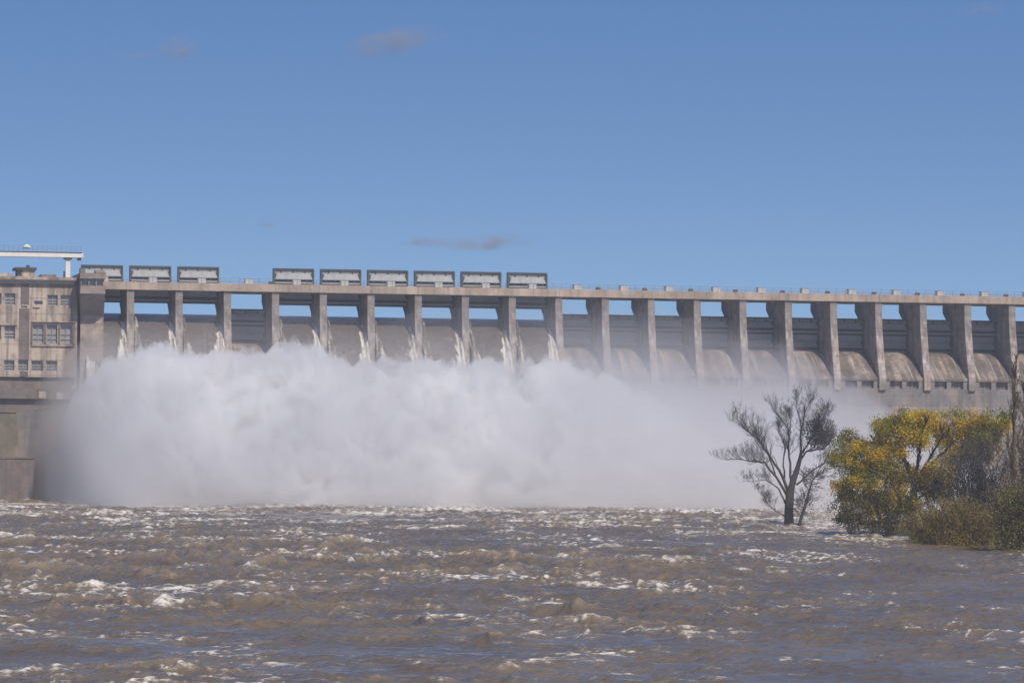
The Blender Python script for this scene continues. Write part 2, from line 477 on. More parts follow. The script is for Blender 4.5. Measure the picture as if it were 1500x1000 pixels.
# handrail along both deck edges
rb = MB()
x = T0 + 4
while x < PIERS[-1] - 1:
    rb.box(x - .035, x + .035, -.1, -.04, 42.85, 43.8); x += 1.92
for z in (43.3, 43.8): rb.box(T0 + 4, PIERS[-1], -.11, -.05, z, z + .055)
rb.build('railing', 'rail', dam)
rb = MB()
x = T0 + 4
while x < PIERS[-1] - 1:
    rb.box(x - .035, x + .035, 14.2, 14.26, 42.82, 43.7); x += 2.4
rb.box(T0 + 4, PIERS[-1], 14.2, 14.26, 43.7, 43.76)
rb.build('railing', 'rail', dam)
# ogee crest
og = [(9.4, 30.6), (8.2, 31.05), (7.0, 31.2), (5.8, 31.05), (4.6, 30.65), (3.2, 29.9), (1.8, 29.0), (.4, 27.9), (-1.0, 26.7), (-2.6, 25.6), (-2.6, 25.15), (-1.75, 25.1), (-1.75, 23.3), (9.4, 23.3)]
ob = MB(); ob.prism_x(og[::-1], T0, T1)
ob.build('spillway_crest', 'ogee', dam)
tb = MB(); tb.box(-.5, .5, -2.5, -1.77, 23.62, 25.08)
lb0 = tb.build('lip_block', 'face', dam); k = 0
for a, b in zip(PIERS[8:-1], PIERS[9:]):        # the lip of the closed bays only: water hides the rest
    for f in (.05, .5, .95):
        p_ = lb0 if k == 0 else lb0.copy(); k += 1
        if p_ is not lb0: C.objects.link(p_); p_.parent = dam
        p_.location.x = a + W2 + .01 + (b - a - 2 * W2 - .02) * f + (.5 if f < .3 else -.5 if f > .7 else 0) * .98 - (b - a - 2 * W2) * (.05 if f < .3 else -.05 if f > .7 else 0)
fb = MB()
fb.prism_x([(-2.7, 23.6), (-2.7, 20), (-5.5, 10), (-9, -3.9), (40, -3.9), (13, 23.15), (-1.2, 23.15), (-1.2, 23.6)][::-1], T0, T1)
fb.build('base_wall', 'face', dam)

# ------------------------------------------------------------------ sluice gates
def make_gate():
    root = empty('sluice_gate', '', 'sluice gate')
    w, h = 4.15, 7.15
    b = MB(); b.box(-w + .3, w - .3, .0, .14, .02, h - .3); b.build('skin_plate', 'gate_light', root)
    b = MB(); b.box(-w, w, -.3, .5, h - .31, h + .02)
    b.build('top_beam', 'gate_dark', root, bevel=.02)
    for s in (-1, 1):
        b = MB()
        x0, x1 = (-w, -w + .32) if s < 0 else (w - .32, w)
        b.box(x0, x1, -.62, .54, 0, h - .32)
        e = x1 if s < 0 else x0
        for zc in (5.75, 1.9):
            b.prism_y([(e, zc - .6), (e - s * .42, zc), (e, zc + .6)] if s > 0 else [(e, zc - .6), (e, zc + .6), (e - s * .42, zc)][::-1], -.5, -.01)
        b.build('end_post', 'gate_dark', root)
    for z in (5.55, 1.7):                      # trapezoid box girders with a sloping top
        b = MB()
        b.hexa([(-w + .36, -.8, z - .58), (w - .36, -.8, z - .58), (w - .36, -.005, z - .58), (-w + .36, -.005, z - .58),
                (-w + .85, -.42, z + .62), (w - .85, -.42, z + .62), (w - .85, -.005, z + .66), (-w + .85, -.005, z + .66)])
        b.build('girder', 'gate_light', root)
    for z in (4.27, .35):
        b = MB(); b.box(-w + .34, w - .34, -.7, -.005, z - .18, z + .18); b.build('girder', 'gate_light', root)
        b = MB(); b.box(-w + .35, w - .35, -.12, -.006, z + .2, z + .69); b.box(-w + .35, w - .35, -.12, -.006, z - .6, z - .2); b.build('web_plate', 'gate_dark', root)
    for x in (-2.45, 0, 2.45):
        b = MB(); b.box(x - .1, x + .1, -.26, -.006, 6.25, h - .32); b.build('stiffener', 'gate_dark', root)
    return root
gate = make_gate()
first = True
order = ['nearest the control tower', 'second from the control tower', 'third from the control tower']
up_desc = {-1: 'half hidden behind the control tower head', 0: 'second along from the control tower', 1: 'just left of the gap in the raised row',
           3: 'just right of the gap in the raised row', 4: 'second right of the gap in the raised row', 5: 'third right of the gap in the raised row',
           6: 'fourth right of the gap, two before the last but one', 7: 'last but one at the right of the raised row', 8: 'last at the right end of the raised row'}
up_desc[6] = 'fourth right of the gap in the raised row'
nth = ['first', 'second', 'third', 'fourth', 'fifth', 'sixth', 'seventh', 'eighth', 'ninth', 'tenth', 'eleventh', 'twelfth', 'thirteenth', 'fourteenth']
def bay_c(i): return PITCHM * (i + .5 - 8)
UP = [-1, 0, 1, 3, 4, 5, 6, 7, 8]
DOWN = [2] + list(range(9, 21))
for i in UP + DOWN:
    o = gate if first else copy_tree(gate)
    first = False
    up = i in UP
    o.location = D(bay_c(i), 8.4, 39.25 if up else 30.95)
    o.rotation_euler.z = PHI
    if up:
        o['label'] = 'raised grey sluice gate ' + up_desc[i]
        o['group'] = 'raised sluice gates above the deck'
    else:
        o['label'] = ('shaded closed sluice gate alone between open bays, below the gap in the raised gates' if i == 2 else
                      'shaded closed sluice gate in the %s bay right of the raised gates' % nth[i - 9])
        o['group'] = 'closed sluice gates between the piers'
# white hoist cabinets on the deck, one per bay
cab = empty('hoist_cabinet', '', 'cabinet')
b = MB(); b.box(-.78, .78, -.75, .75, 0, 1.1); b.build('casing', 'white_box', cab, bevel=.05)
b = MB(); b.box(-.84, .84, -.81, .81, 1.1, 1.18); b.build('lid', 'white_box', cab)
b = MB(); b.box(-.62, -.03, -.785, -.755, .12, 1.0); b.box(.03, .62, -.785, -.755, .12, 1.0); b.build('door', 'white_box', cab)
b = MB(); b.box(-.14, -.08, -.82, -.79, .5, .68); b.build('handle', 'dark_metal', cab)
for k, i in enumerate(range(-1, 21)):
    o = cab if k == 0 else copy_tree(cab)
    o.location = D(bay_c(i) - .05 + (random.uniform(-.2, .2)), 3.9, 42.79)
    o.rotation_euler.z = PHI
    o['group'] = 'white hoist cabinets along the deck'
    if i == -1: o['label'] = 'white hoist cabinet beside the control tower, mostly behind its head'
    elif i == 2: o['label'] = 'white hoist cabinet standing alone in the gap between raised gates'
    elif i in UP: o['label'] = 'hoist cabinet before the raised gate ' + up_desc[i].replace('half hidden behind', 'behind')
    else: o['label'] = 'small white hoist cabinet on the bare deck, %s one right of the raised gates' % nth[i - 9]
# small dark winch motors on the bare deck
wm = empty('winch_motor', '', 'winch')
b = MB(); b.box(-.5, .5, -.35, .35, 0, .25); b.build('base', 'dark_metal', wm)
b = MB(); b.tube([(-.42, 0, .42), (.42, 0, .42)], .26, 10); b.build('drum', 'dark_metal', wm)
for k, i in enumerate([2] + list(range(9, 21))):
    o = wm if k == 0 else copy_tree(wm)
    o.location = D(bay_c(i) + 4.0 + random.uniform(-.4, .4), 1.6, 42.79); o.rotation_euler.z = PHI
    o['group'] = 'winch motors along the bare deck'
    o['label'] = 'small dark winch motor on the deck in the gap between raised gates' if i == 2 else 'small dark winch motor on the bare deck above the %s pier past the raised gates' % nth[i - 9]
# dark signal posts left of some cabinets
# ------------------------------------------------------------------ overflow water in the open bays
def nappe(i, seed):
    prof = [(14.6, 37.05), (12, 37.0), (10, 36.8), (8.5, 36.5), (7, 36.1), (5.5, 35.6), (4, 34.95), (2.5, 34.1), (1, 33.0), (-.5, 31.6), (-2, 29.9), (-4, 27.0), (-6, 23.4), (-8, 17.7), (-10.5, 12.3), (-13, 6), (-15, .4)]
    py = np.array([p[0] for p in prof]); pz = np.array([p[1] for p in prof])
    n, mcols = 150, 60
    s = np.linspace(0, 1, n)
    arc = np.concatenate([[0], np.cumsum(np.hypot(np.diff(py), np.diff(pz)))]); arc /= arc[-1]
    yy, zz = np.interp(s, arc, py), np.interp(s, arc, pz)
    lx = np.linspace(-1, 1, mcols)
    Yg = np.repeat(yy[:, None], mcols, 1); Zg = np.repeat(zz[:, None], mcols, 1)
    half = 4.04 + np.clip((-2.6 - Yg) * .09, 0, .72)
    Xg = lx[None, :] * half
    ax = np.abs(lx)[None, :]
    down = sstep(11, 4, Yg)
    # draw-down at the piers upstream, ragged ridge of white water beside each pier lower down
    Zg = Zg - .55 * sstep(.78, 1.0, ax) * sstep(12, 8, Yg) * sstep(3, 7, Yg)
    edge = sstep(.80, .93, ax)
    nz = fbm(Xg * .9 + seed * 9.1, Yg * .35 + Zg * .2, 4, 21)
    Zg = Zg + edge * down * (.30 + .4 * nz) * sstep(6, 2, Yg)
    Zg = Zg + .10 * fbm(Xg * .8 + seed * 5, (Yg + Zg) * .22, 3, 31) * down
    Yg = Yg - edge * down * (.3 + .5 * np.abs(nz)) * sstep(6, 1, Yg)
    fall_ = np.clip((36.2 - Zg) / 8, 0, 1)
    wr = (.90 + 1.25 * fall_) * (1 + .30 * nz); wl = (.15 + 1.9 * fall_) * (1 + .35 * nz)
    fr = sstep(-.1, .7, wr - (half - Xg)) * sstep(5.6, 4.4, Yg)
    fl = sstep(0, .6, wl - (half + Xg)) * sstep(5.0, 1.5, Yg)
    grain = fbm(Xg * 2.6 + seed, (Yg + Zg) * .10, 4, 61)
    foam = (1.0 + .45 * grain) * fr + .62 * fl + .30 * sstep(33, 26, Zg) + .30 * grain - .26
    return np_mesh('overflow_water', np.stack([Xg, Yg, Zg], -1).reshape(-1, 3), grid_quads(n, mcols)[:, ::-1], 'nappe', attrs={'foam': foam.ravel()})
fall_desc = {-1: 'right against the control tower', 0: 'second right of the control tower', 1: 'left of the bay with the closed gate', 3: 'right of the bay with the closed gate',
             4: 'second right of the bay with the closed gate', 5: 'third right of the bay with the closed gate', 6: 'fourth right of the bay with the closed gate', 7: 'last but one on the right', 8: 'last on the right, fading into mist'}
for i in UP:
    o = nappe(i, i + 3)
    o.name = 'waterfall'
    o.location = D(bay_c(i), 0, 0); o.rotation_euler.z = PHI
    tag(o, 'brown water pouring through the open bay ' + fall_desc[i], 'waterfall', 'sheets of water pouring through the open bays')

def curtain(i, root):
    nz_, nx_ = 44, 16
    Vv, Uv = np.meshgrid(np.linspace(0, 1, nz_), np.linspace(0, 1, nx_), indexing='ij')
    Z = 36.0 - 11.5 * Vv
    wdt = .12 + 2.5 * Vv ** .9
    lum = fbm(Uv * 4 + i * 7, Vv * 3 + i, 3, 71)
    Xc = -4.09 + Uv * wdt * (1 + .14 * fbm(Vv * 9 + i, Vv * 0 + .5, 3, 72))
    Yc = .1 - 2.6 * Vv - 4.6 * Vv ** 2 - .7 * np.sin(Uv * np.pi) * (.3 + Vv) - .30 * lum
    f = .30 + .30 * fbm(Xc * 2.2 + i * 3, Z * .22, 4, 73) + .25 * Vv
    o = np_mesh('side_curtain', np.stack([Xc, Yc, Z], -1).reshape(-1, 3), grid_quads(nz_, nx_)[:, ::-1], 'nappe', root, attrs={'foam': f.ravel()})
    md = o.modifiers.new('thickness', 'SOLIDIFY'); md.thickness = .35; md.offset = -1
    return o
for o in [q for q in C.objects if q.name.startswith('waterfall')]:
    if 'control tower' in o['label'] and 'against' in o['label']: continue
    curtain(int(round(o.location.x)), o)
# ------------------------------------------------------------------ control tower and powerhouse at the left
def TZ(x, y, yl): return dam_tz(x, y, yl)
def rect(b, x0, x1, y0, y1, yl, depth):       # box whose front face is on plane yl and spans the given photo rectangle
    t0, z1 = TZ(x0, (y0 + y1) / 2, yl)[0], TZ((x0 + x1) / 2, y0, yl)[1]
    t1, z0 = TZ(x1, (y0 + y1) / 2, yl)[0], TZ((x0 + x1) / 2, y1, yl)[1]
    b.box(t0, t1, yl, yl + depth, z0, z1)
    return t0, t1, z0, z1
tower = empty('control_tower', 'square masonry tower with an overhanging head and window band at the dam end', 'tower', D(0, 0, 0), PHI)
YT = -4.0
b = MB(); t0, z1 = TZ(118, 462, YT); t1, z0 = TZ(150.5, 560, YT)
b.box(t0, t1, YT, 9, -3.9, z1 + .2); b.build('shaft', 'tower', tower)
zb = TZ(135, 430, YT - 4)[1]; zt = TZ(135, 419, YT - 4)[1]
hx0, hx1 = TZ(117.5, 430, YT - 4)[0], TZ(154, 430, YT - 4)[0]
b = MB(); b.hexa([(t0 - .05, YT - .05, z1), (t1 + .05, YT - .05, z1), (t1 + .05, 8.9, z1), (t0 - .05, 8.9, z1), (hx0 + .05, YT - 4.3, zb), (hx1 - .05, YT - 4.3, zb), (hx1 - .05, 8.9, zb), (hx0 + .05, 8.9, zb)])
b.build('corbel', 'towerhead', tower)  # darker than the shaft: shade under the overhang put into the colour
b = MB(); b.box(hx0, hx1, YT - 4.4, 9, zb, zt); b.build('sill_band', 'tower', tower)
zc = TZ(135, 408, YT - 4)[1]; zd = TZ(135, 400, YT - 4)[1]
b = MB()
b.box(hx0 + .5, hx1 - .3, YT - 3.6, 8.5, zt, zc); b.build('window_band', 'glass', tower)
b = MB()
for f in (0, .34, .67, 1): b.box(hx0 + f * (hx1 - hx0 - .5) + .02, hx0 + f * (hx1 - hx0 - .5) + .3, YT - 4.2, YT - 3.62, zt, zc)
b.box(hx0 + .02, hx0 + .45, YT - 3.6, 8.6, zt, zc)
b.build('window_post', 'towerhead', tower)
b = MB(); b.box(hx0 - .1, hx1 + .1, YT - 4.6, 9.1, zc, zd); b.build('roof', 'tower', tower)
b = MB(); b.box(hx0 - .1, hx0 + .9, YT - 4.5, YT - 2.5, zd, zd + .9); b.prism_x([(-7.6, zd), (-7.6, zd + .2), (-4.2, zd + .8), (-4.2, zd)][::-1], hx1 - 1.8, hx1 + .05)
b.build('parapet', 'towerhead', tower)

YB = -4.2
ph = empty('powerhouse', 'stained beige concrete powerhouse block with rows of dark windows at left', 'building', D(0, 0, 0), PHI)
XL = -60                                # runs out of the picture on the left
def PX(x): return TZ(x, 480, YB)[0]
def PZ(y): return TZ(55, y, YB)[1]
wins = [(-52, -38, 430, 447, 2), (-24, -10, 430, 447, 2), (-6, 1.5, 430, 447, 1), (6.5, 22, 430, 447, 2), (50, 62, 440.5, 446, 1), (69, 84, 431.5, 447, 2), (88, 104.5, 431.5, 447, 2),
        (-52, -38, 478, 497, 2), (-24, -10, 478, 497, 2), (-6, 1.5, 478, 497, 1), (6.5, 22, 479, 497, 2), (47.5, 64, 475, 503, 2), (68.5, 84, 475, 503, 2), (88.5, 105, 475, 503, 2),
        (-24, -10, 528, 543, 2), (6.5, 21.5, 528, 543, 2), (27, 42, 528, 543, 2), (46.5, 63, 528, 543, 2), (68, 84, 528, 543, 2)]
RX0, RX1, RW = PX(30), PX(42), .7
zr = PZ(405.5)
# facade built as a cell grid with holes
xs = sorted({PX(XL), PX(113)} | {PX(w[0]) for w in wins} | {PX(w[1]) for w in wins} | {RX0, RX1})
zs = sorted({PZ(552), PZ(409)} | {PZ(w[2]) for w in wins} | {PZ(w[3]) for w in wins})
b = MB()
def inside(x, z):
    for w in wins:
        if PX(w[0]) < x < PX(w[1]) and PZ(w[3]) < z < PZ(w[2]): return True
    return False
for x0, x1 in zip(xs[:-1], xs[1:]):
    z = 0
    run = None
    for z0, z1 in zip(zs[:-1], zs[1:]):
        hole = inside((x0 + x1) / 2, (z0 + z1) / 2)
        chase = abs((x0 + x1) / 2 - (RX0 + RX1) / 2) < (RX1 - RX0) / 2 and not hole
        yf = YB
        if hole:
            if run: b.box(x0, x1, run[2], YB + 1.2, run[0], run[1]); run = None
        else:
            if run and run[2] == yf: run = (run[0], z1, yf)
            else:
                if run: b.box(x0, x1, run[2], YB + 1.2, run[0], run[1])
                run = (z0, z1, yf)
    if run: b.box(x0, x1, run[2], YB + 1.2, run[0], run[1])
b.box(PX(XL), PX(113), YB + 1.25, YB + 22, -3.9, zr - .3); b.box(PX(113) + .01, PX(118) + .3, YB + 5, YB + 20, -3.9, zr - .4)
b.build('wall', 'building', ph)
# stained drain chase, sills, string courses
b = MB(); b.box(RX0, RX1, YB - .10, YB - .004, PZ(446), PZ(416.2)); b.box(RX0 - .25, RX1 + .1, YB - .10, YB - .004, PZ(527), PZ(452)); b.box(RX0 + .1, RX1, YB - .08, YB - .004, PZ(551), PZ(544)); b.build('drain_chase', 'stain_and_shade', ph)
b = MB()
for x0, x1, y in ((31, 40, 446.5), (48, 58, 448.5), (-60, 25, 475), (46, 111, 470), (46, 111, 505)):
    t0_, t1_ = PX(x0), PX(x1)
    b.box(t0_, t1_, YB - .28, YB - .005, PZ(y + 1.6), PZ(y))
b.build('sill_course', 'building', ph)
b = MB()
for x in (45.5, 65.5, 86, 106.5): b.box(PX(x), PX(x + 2.2), YB - .22, YB - .006, PZ(503), PZ(473))
b.build('pilaster', 'stain_and_shade', ph)
b = MB(); b.box(PX(46), PX(110), YB - .06, YB - .002, PZ(475), PZ(471.8)); b.box(PX(107), PX(110.5), YB - .06, YB - .002, PZ(504), PZ(475)); b.build('window_surround', 'stain_and_shade', ph)
for w in wins:
    x0, x1, z0, z1 = PX(w[0]), PX(w[1]), PZ(w[3]), PZ(w[2])
    f = MB()
    f.box(x0 + .002, x0 + .12, YB + .35, YB + .5, z0, z1); f.box(x1 - .12, x1 - .002, YB + .35, YB + .5, z0, z1)
    hz = z1 - z0
    for q in ((0, .25, .5, .97) if hz > 1.2 else (0, .9)):
        f.box(x0 + .12, x1 - .12, YB + .36, YB + .49, z0 + q * hz, z0 + q * hz + .09)
    for q in range(1, w[4]):
        xm = x0 + (x1 - x0) * q / w[4]; f.box(xm - .05, xm + .05, YB + .345, YB + .505, z0, z1)
    wo = f.build('window', 'frame', ph)
    p = MB(); p.box(x0 + .005, x1 - .005, YB + .6, YB + .66, z0, z1); p.build('pane', 'glass', wo)
# cornice and roof line
b = MB(); b.box(PX(XL) - .2, PX(113) + .25, YB - .55, YB + 22, PZ(416), PZ(410)); b.build('cornice', 'roofing', ph)
b = MB(); b.box(PX(XL) - .2, PX(113), YB - .35, YB + 21.5, PZ(409.8), zr); b.build('parapet', 'building', ph)
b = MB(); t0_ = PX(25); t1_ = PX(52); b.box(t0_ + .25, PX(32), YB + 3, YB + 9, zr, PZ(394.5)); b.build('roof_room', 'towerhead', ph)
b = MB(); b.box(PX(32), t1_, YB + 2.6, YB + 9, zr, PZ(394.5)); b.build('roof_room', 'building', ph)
b = MB(); b.box(t0_ - .3, t1_ + .3, YB + 2.2, YB + 9.5, PZ(394.5), PZ(391)); b.tube([(PX(43), YB + 5, PZ(391)), (PX(43), YB + 5, PZ(387))], .35, 8); b.build('roof_cap', 'roofing', ph)
b = MB(); b.box(PX(-40), PX(20), YB + 3, YB + 8, zr, PZ(400)); b.build('roof_curb', 'building', ph)
b = MB(); b.box(PX(62), PX(84), YB + 3, YB + 8, zr, PZ(400.5)); b.build('roof_curb', 'building', ph)
b = MB(); b.hexa([(PX(55), YB + 3.1, zr), (PX(62) - .02, YB + 3.1, zr), (PX(62) - .02, YB + 8, zr), (PX(55), YB + 8, zr), (PX(61), YB + 3.1, PZ(401)), (PX(62) - .02, YB + 3.1, PZ(401)), (PX(62) - .02, YB + 8, PZ(401)), (PX(61), YB + 8, PZ(401))]); b.build('roof_curb', 'roofing', ph)
# galleries below the windows
b = MB(); b.box(PX(XL), PX(106), YB + .6, YB + 1.24, PZ(569), PZ(552) - .02); b.build('gallery_recess', 'stain_and_shade', ph)  # dark material paints in the shade of the open gallery gap
b = MB(); b.box(PX(XL), PX(112), YB - .5, YB + 1.23, PZ(584), PZ(569)); b.build('gallery_parapet', 'block', ph)
b = MB(); b.box(PX(58), PX(68), YB - .58, YB - .505, PZ(583), PZ(573)); b.box(PX(84), PX(99), YB - .58, YB - .505, PZ(584), PZ(574)); b.build('gallery_panel', 'building', ph)
b = MB(); b.box(PX(XL), PX(112), YB + .4, YB + 1.22, PZ(602), PZ(584) - .01); b.build('gallery_recess', 'stain_and_shade', ph)  # shade of the lower gap painted in with the same dark material
b = MB(); b.box(PX(XL), PX(112), YB - .2, YB + 1.21, -3.9, PZ(602) - .02); b.build('base_wall', 'face', ph)

# pillar and training wall block in the water
YK = -14.0
blk = empty('river_wall', 'square end of a dark wet concrete wall standing in the water at left', 'wall', D(0, 0, 0), PHI)
b = MB(); t0_, z1_ = TZ(-60, 669, YK); t1_ = TZ(50, 700, YK)[0]
b.box(t0_, t1_, YK, YK + 14, -3.9, z1_ - .25); b.build('wall', 'block', blk, bevel=.06)
b = MB(); b.box(t0_, t1_ + .12, YK - .12, YK + 14, z1_ - .24, z1_ + .05); b.build('coping', 'block', blk)
pil = empty('buttress', 'mossy olive concrete buttress rising behind the river wall block', 'buttress', D(0, 0, 0), PHI)
b = MB(); YP = -9.0
t1_, zq = TZ(25, 604, YP); b.hexa([(TZ(-60, 604, YP)[0], YP, z1_ + .06), (TZ(27.5, 668, YP)[0], YP, z1_ + .06), (TZ(27.5, 668, YP)[0], YP + 7.5, z1_ + .06), (TZ(-60, 604, YP)[0], YP + 7.5, z1_ + .06),
                                   (TZ(-60, 604, YP)[0], YP + .6, zq), (TZ(24, 604, YP)[0], YP + .6, zq), (TZ(24, 604, YP)[0], YP + 7.5, zq), (TZ(-60, 604, YP)[0], YP + 7.5, zq)])
b.build('stem', 'olive', pil)
b = MB(); b.box(TZ(-60, 604, YP)[0], TZ(25.5, 604, YP)[0], YP + .4, YP + 7.5, zq, zq + .5); b.build('cap', 'olive', pil)

# cream gantry bridge above the roof
gy = 13.0
gan = empty('gantry_crane', 'cream steel gantry beam with railing on a thick post above the roof', 'crane', D(0, 0, 0), PHI)
b = MB(); gx0, gx1 = TZ(-60, 373, gy)[0], TZ(122, 373, gy)[0]; gz1, gz0 = TZ(60, 369.5, gy)[1], TZ(60, 376.5, gy)[1]
b.box(gx0, gx1, gy, gy + 2.2, gz0, gz1); b.build('beam', 'white_steel', gan, bevel=.04)
b = MB(); b.box(gx0, gx1 - .2, gy - .1, gy + 2.3, gz1, gz1 + .12); b.build('walkway', 'dark_metal', gan)
b = MB(); px0, px1 = TZ(96.5, 390, gy)[0], TZ(103.5, 390, gy)[0]
b.box(px0, px1, gy + .5, gy + 1.7, PZ(404) - .8, gz0 - .3); b.build('post', 'white_steel', gan)
b = MB(); b.box(px0 - .3, px1 + .3, gy + .2, gy + 2, gz0 - .3, gz0 - .003); b.build('bearing', 'dark_metal', gan)
b = MB(); b.box(px0 - .35, px0 - .02, gy + .4, gy + 1.6, PZ(404) - .8, TZ(98, 397, gy)[1]); b.build('winch_box', 'dark_metal', gan)
b = MB(); q0, q1 = TZ(114, 379, gy)[0], TZ(119, 379, gy)[0]; b.box(q0, q1, gy + .3, gy + 1.6, gz0 - .5, gz0 - .003); b.build('hoist', 'dark_metal', gan)
b = MB()
x = gx0 + .3
while x < gx1 - .2:
    b.box(x - .03, x + .03, gy + .02, gy + .08, gz1 + .12, gz1 + 1.2); x += .95
for z in (.65, 1.2): b.box(gx0, gx1 - .3, gy + .03, gy + .07, gz1 + z, gz1 + z + .05)
b.build('railing', 'rail', gan)
lx, lz = TZ(40, 362, gy)
b = MB(); b.tube([(lx - .8, gy + 1, gz1 + .9), (lx - .45, gy + 1, gz1 + 1.05), (lx, gy + 1, gz1 + 1.15), (lx + .45, gy + 1, gz1 + 1.05), (lx + .8, gy + 1, gz1 + .9)], [.12, .35, .42, .35, .12], 10)
b.tube([(lx, gy + 1, gz1 + .12), (lx, gy + 1, gz1 + .8)], .08, 6)
b.build('lamp', 'lamp', gan, smooth=True)

# ------------------------------------------------------------------ trees and bushes on the right bank
def branch_path(p0, p1, wob, n=5, sag=0):
    p0, p1 = Vector(p0), Vector(p1)
    L = (p1 - p0).length
    out_ = []
    o_ = Vector((0, 0, 0))
    for i in range(n + 1):
        f = i / n
        if 0 < i < n: o_ = o_ + Vector((random.uniform(-1, 1), random.uniform(-1, 1), random.uniform(-1, 1))) * (wob * L / n)
        out_.append(p0.lerp(p1, f) + o_ * math.sin(math.pi * f) + Vector((0, 0, sag * f * f * L)))
    return out_
def grow(mb, p, d, length, rad, depth, up=.25, spread=.55, rmin=.018, kids_=(3, 5), shrink=(.5, .72), tips=None):
    n = 4
    pts, rads = [Vector(p)], [rad]
    d = d.normalized()
    for i in range(n):
        d = (d + Vector((random.gauss(0, .12), random.gauss(0, .12), random.gauss(0, .10) + up * .12))).normalized()
        pts.append(pts[-1] + d * (length / n)); rads.append(max(rmin * .7, rad * (1 - .75 * (i + 1) / n)))
    mb.tube(pts, rads, 4 if rad < .05 else 5, cap=False)
    if tips is not None and depth <= 1: tips.extend(pts[1:])
    if depth <= 0: return
    for k in range(random.randint(*kids_)):
        f = random.uniform(.25, 1.0)
        j = min(n - 1, int(f * n)); q = pts[j].lerp(pts[j + 1], f * n - j)
        dd = (pts[j + 1] - pts[j]).normalized()
        side = Vector((random.gauss(0, 1), random.gauss(0, 1), random.gauss(0, .6) + up))
        nd = (dd + side.normalized() * spread * random.uniform(.7, 1.5)).normalized()
        grow(mb, q, nd, length * random.uniform(*shrink), max(rmin, rads[j] * .55), depth - 1, up, spread, rmin, kids_, shrink, tips)
def limb(mb, pix, Yd, r0, r1, twigs, tl, depth, up=.3, tips=None, yspread=2.0, spread=.55, rmin=.03, fmin=.22, kids_=(3, 5)):
    """a main limb through photo points, then random side branches"""
    n = len(pix)
    dev = random.uniform(-1, 1) * yspread
    pts = []
    for i, (x, y) in enumerate(pix):
        f = i / max(1, n - 1)
        pts.append(at(x, y, Yd + dev * f * f * 2))
    # resample
    fine = []
    for a, b_ in zip(pts[:-1], pts[1:]):
        for k in range(3): fine.append(a.lerp(b_, k / 3) + Vector((random.gauss(0, .05), random.gauss(0, .05), random.gauss(0, .05))) * (1 if k else 0))
    fine.append(pts[-1])
    rads = [r0 + (r1 - r0) * (i / (len(fine) - 1)) ** .8 for i in range(len(fine))]
    mb.tube(fine, rads, 7, cap=True)
    for k in range(twigs):
        f = random.uniform(fmin, 1.0) ** .8
        j = min(len(fine) - 2, int(f * (len(fine) - 1)))
        d = (fine[j + 1] - fine[j]).normalized()
        side = Vector((random.gauss(0, 1), random.gauss(0, 1), random.gauss(0, .7) + up)).normalized()
        grow(mb, fine[j].lerp(fine[j + 1], random.random()), d + side * spread * random.uniform(.6, 1.5), tl * random.uniform(.5, 1.1) * (1.15 - .4 * f), max(rmin, rads[j] * .38), depth, up, spread, rmin, kids_, tips=tips)

def leaf_cards(name, cen, size, cols, parent, flat=0.0, mat='leaf'):
    n = len(cen)
    cen = np.asarray(cen)
    a = rng.normal(size=(n, 3)); a[:, 2] *= (1 - flat); a /= np.linalg.norm(a, axis=1)[:, None]
    r = rng.normal(size=(n, 3)); b_ = np.cross(a, r); b_ /= np.linalg.norm(b_, axis=1)[:, None] + 1e-9
    s = (size * rng.uniform(.6, 1.3, n))[:, None]
    P = np.stack([cen - a * s, cen + b_ * s * .6, cen + a * s, cen - b_ * s * .6], 1).reshape(-1, 3)
    q = np.arange(n * 4).reshape(-1, 4)
    c4 = np.concatenate([np.repeat(cols, 4, 0), np.ones((n * 4, 1))], 1)
    return np_mesh(name, P, q, mat, parent, False, cols={'tint': c4})

# bare tree standing in the flood water
YB_ = 557
def bz(px, py): return (1040 + px * .23, 560 + py * .23)
base = at(1156, 773, YB_)
bt = empty('bare_tree', 'leafless grey tree standing in the flood water before the mist', 'tree', (base.x, base.y, 0))
inv = lambda o: o.__setattr__('matrix_parent_inverse', Matrix.Translation(-Vector(o.parent.location)))
mb = MB()
tr = [at(*bz(x, y), YB_) for x, y in ((505, 960), (503, 905), (503, 800), (510, 700), (528, 630), (556, 550), (575, 480), (583, 430))]
mb.tube(tr, [.95, .74, .66, .60, .46, .37, .29, .20], 10)
o = mb.build('trunk', 'bark', bt, True); inv(o)
mb = MB()
LIMBS = [([(500, 690), (462, 600), (385, 475), (295, 355), (215, 285), (165, 225)], .36, .05, 46, 2.6),
         ([(492, 720), (425, 605), (350, 510), (300, 505), (200, 490), (95, 492)], .30, .05, 50, 2.4),
         ([(480, 770), (440, 680), (390, 640), (340, 622), (250, 632)], .20, .03, 26, 1.8),
         ([(515, 660), (512, 560), (500, 430), (500, 300), (445, 225), (400, 165)], .30, .05, 40, 2.2),
         ([(475, 610), (468, 490), (480, 410), (440, 330), (425, 290)], .19, .04, 26, 1.8),
         ([(500, 330), (515, 250), (500, 170)], .12, .04, 18, 1.6),
         ([(535, 650), (568, 520), (582, 450), (575, 330), (598, 225), (635, 130)], .36, .05, 40, 2.3),
         ([(585, 300), (560, 200), (548, 100)], .12, .03, 16, 1.6),
         ([(568, 510), (612, 440), (720, 425), (765, 370)], .24, .06, 50, 2.4),
         ([(590, 450), (640, 360), (700, 270), (735, 190)], .20, .05, 60, 2.2),
         ([(552, 650), (650, 560), (740, 505), (830, 540)], .20, .04, 34, 2.2),
         ([(478, 850), (420, 820), (360, 760), (310, 690)], .13, .03, 34, 1.7),
         ([(528, 800), (570, 790), (640, 800)], .09, .03, 14, 1.2),
         ([(420, 600), (360, 420), (300, 350), (240, 330)], .16, .04, 26, 1.8)]
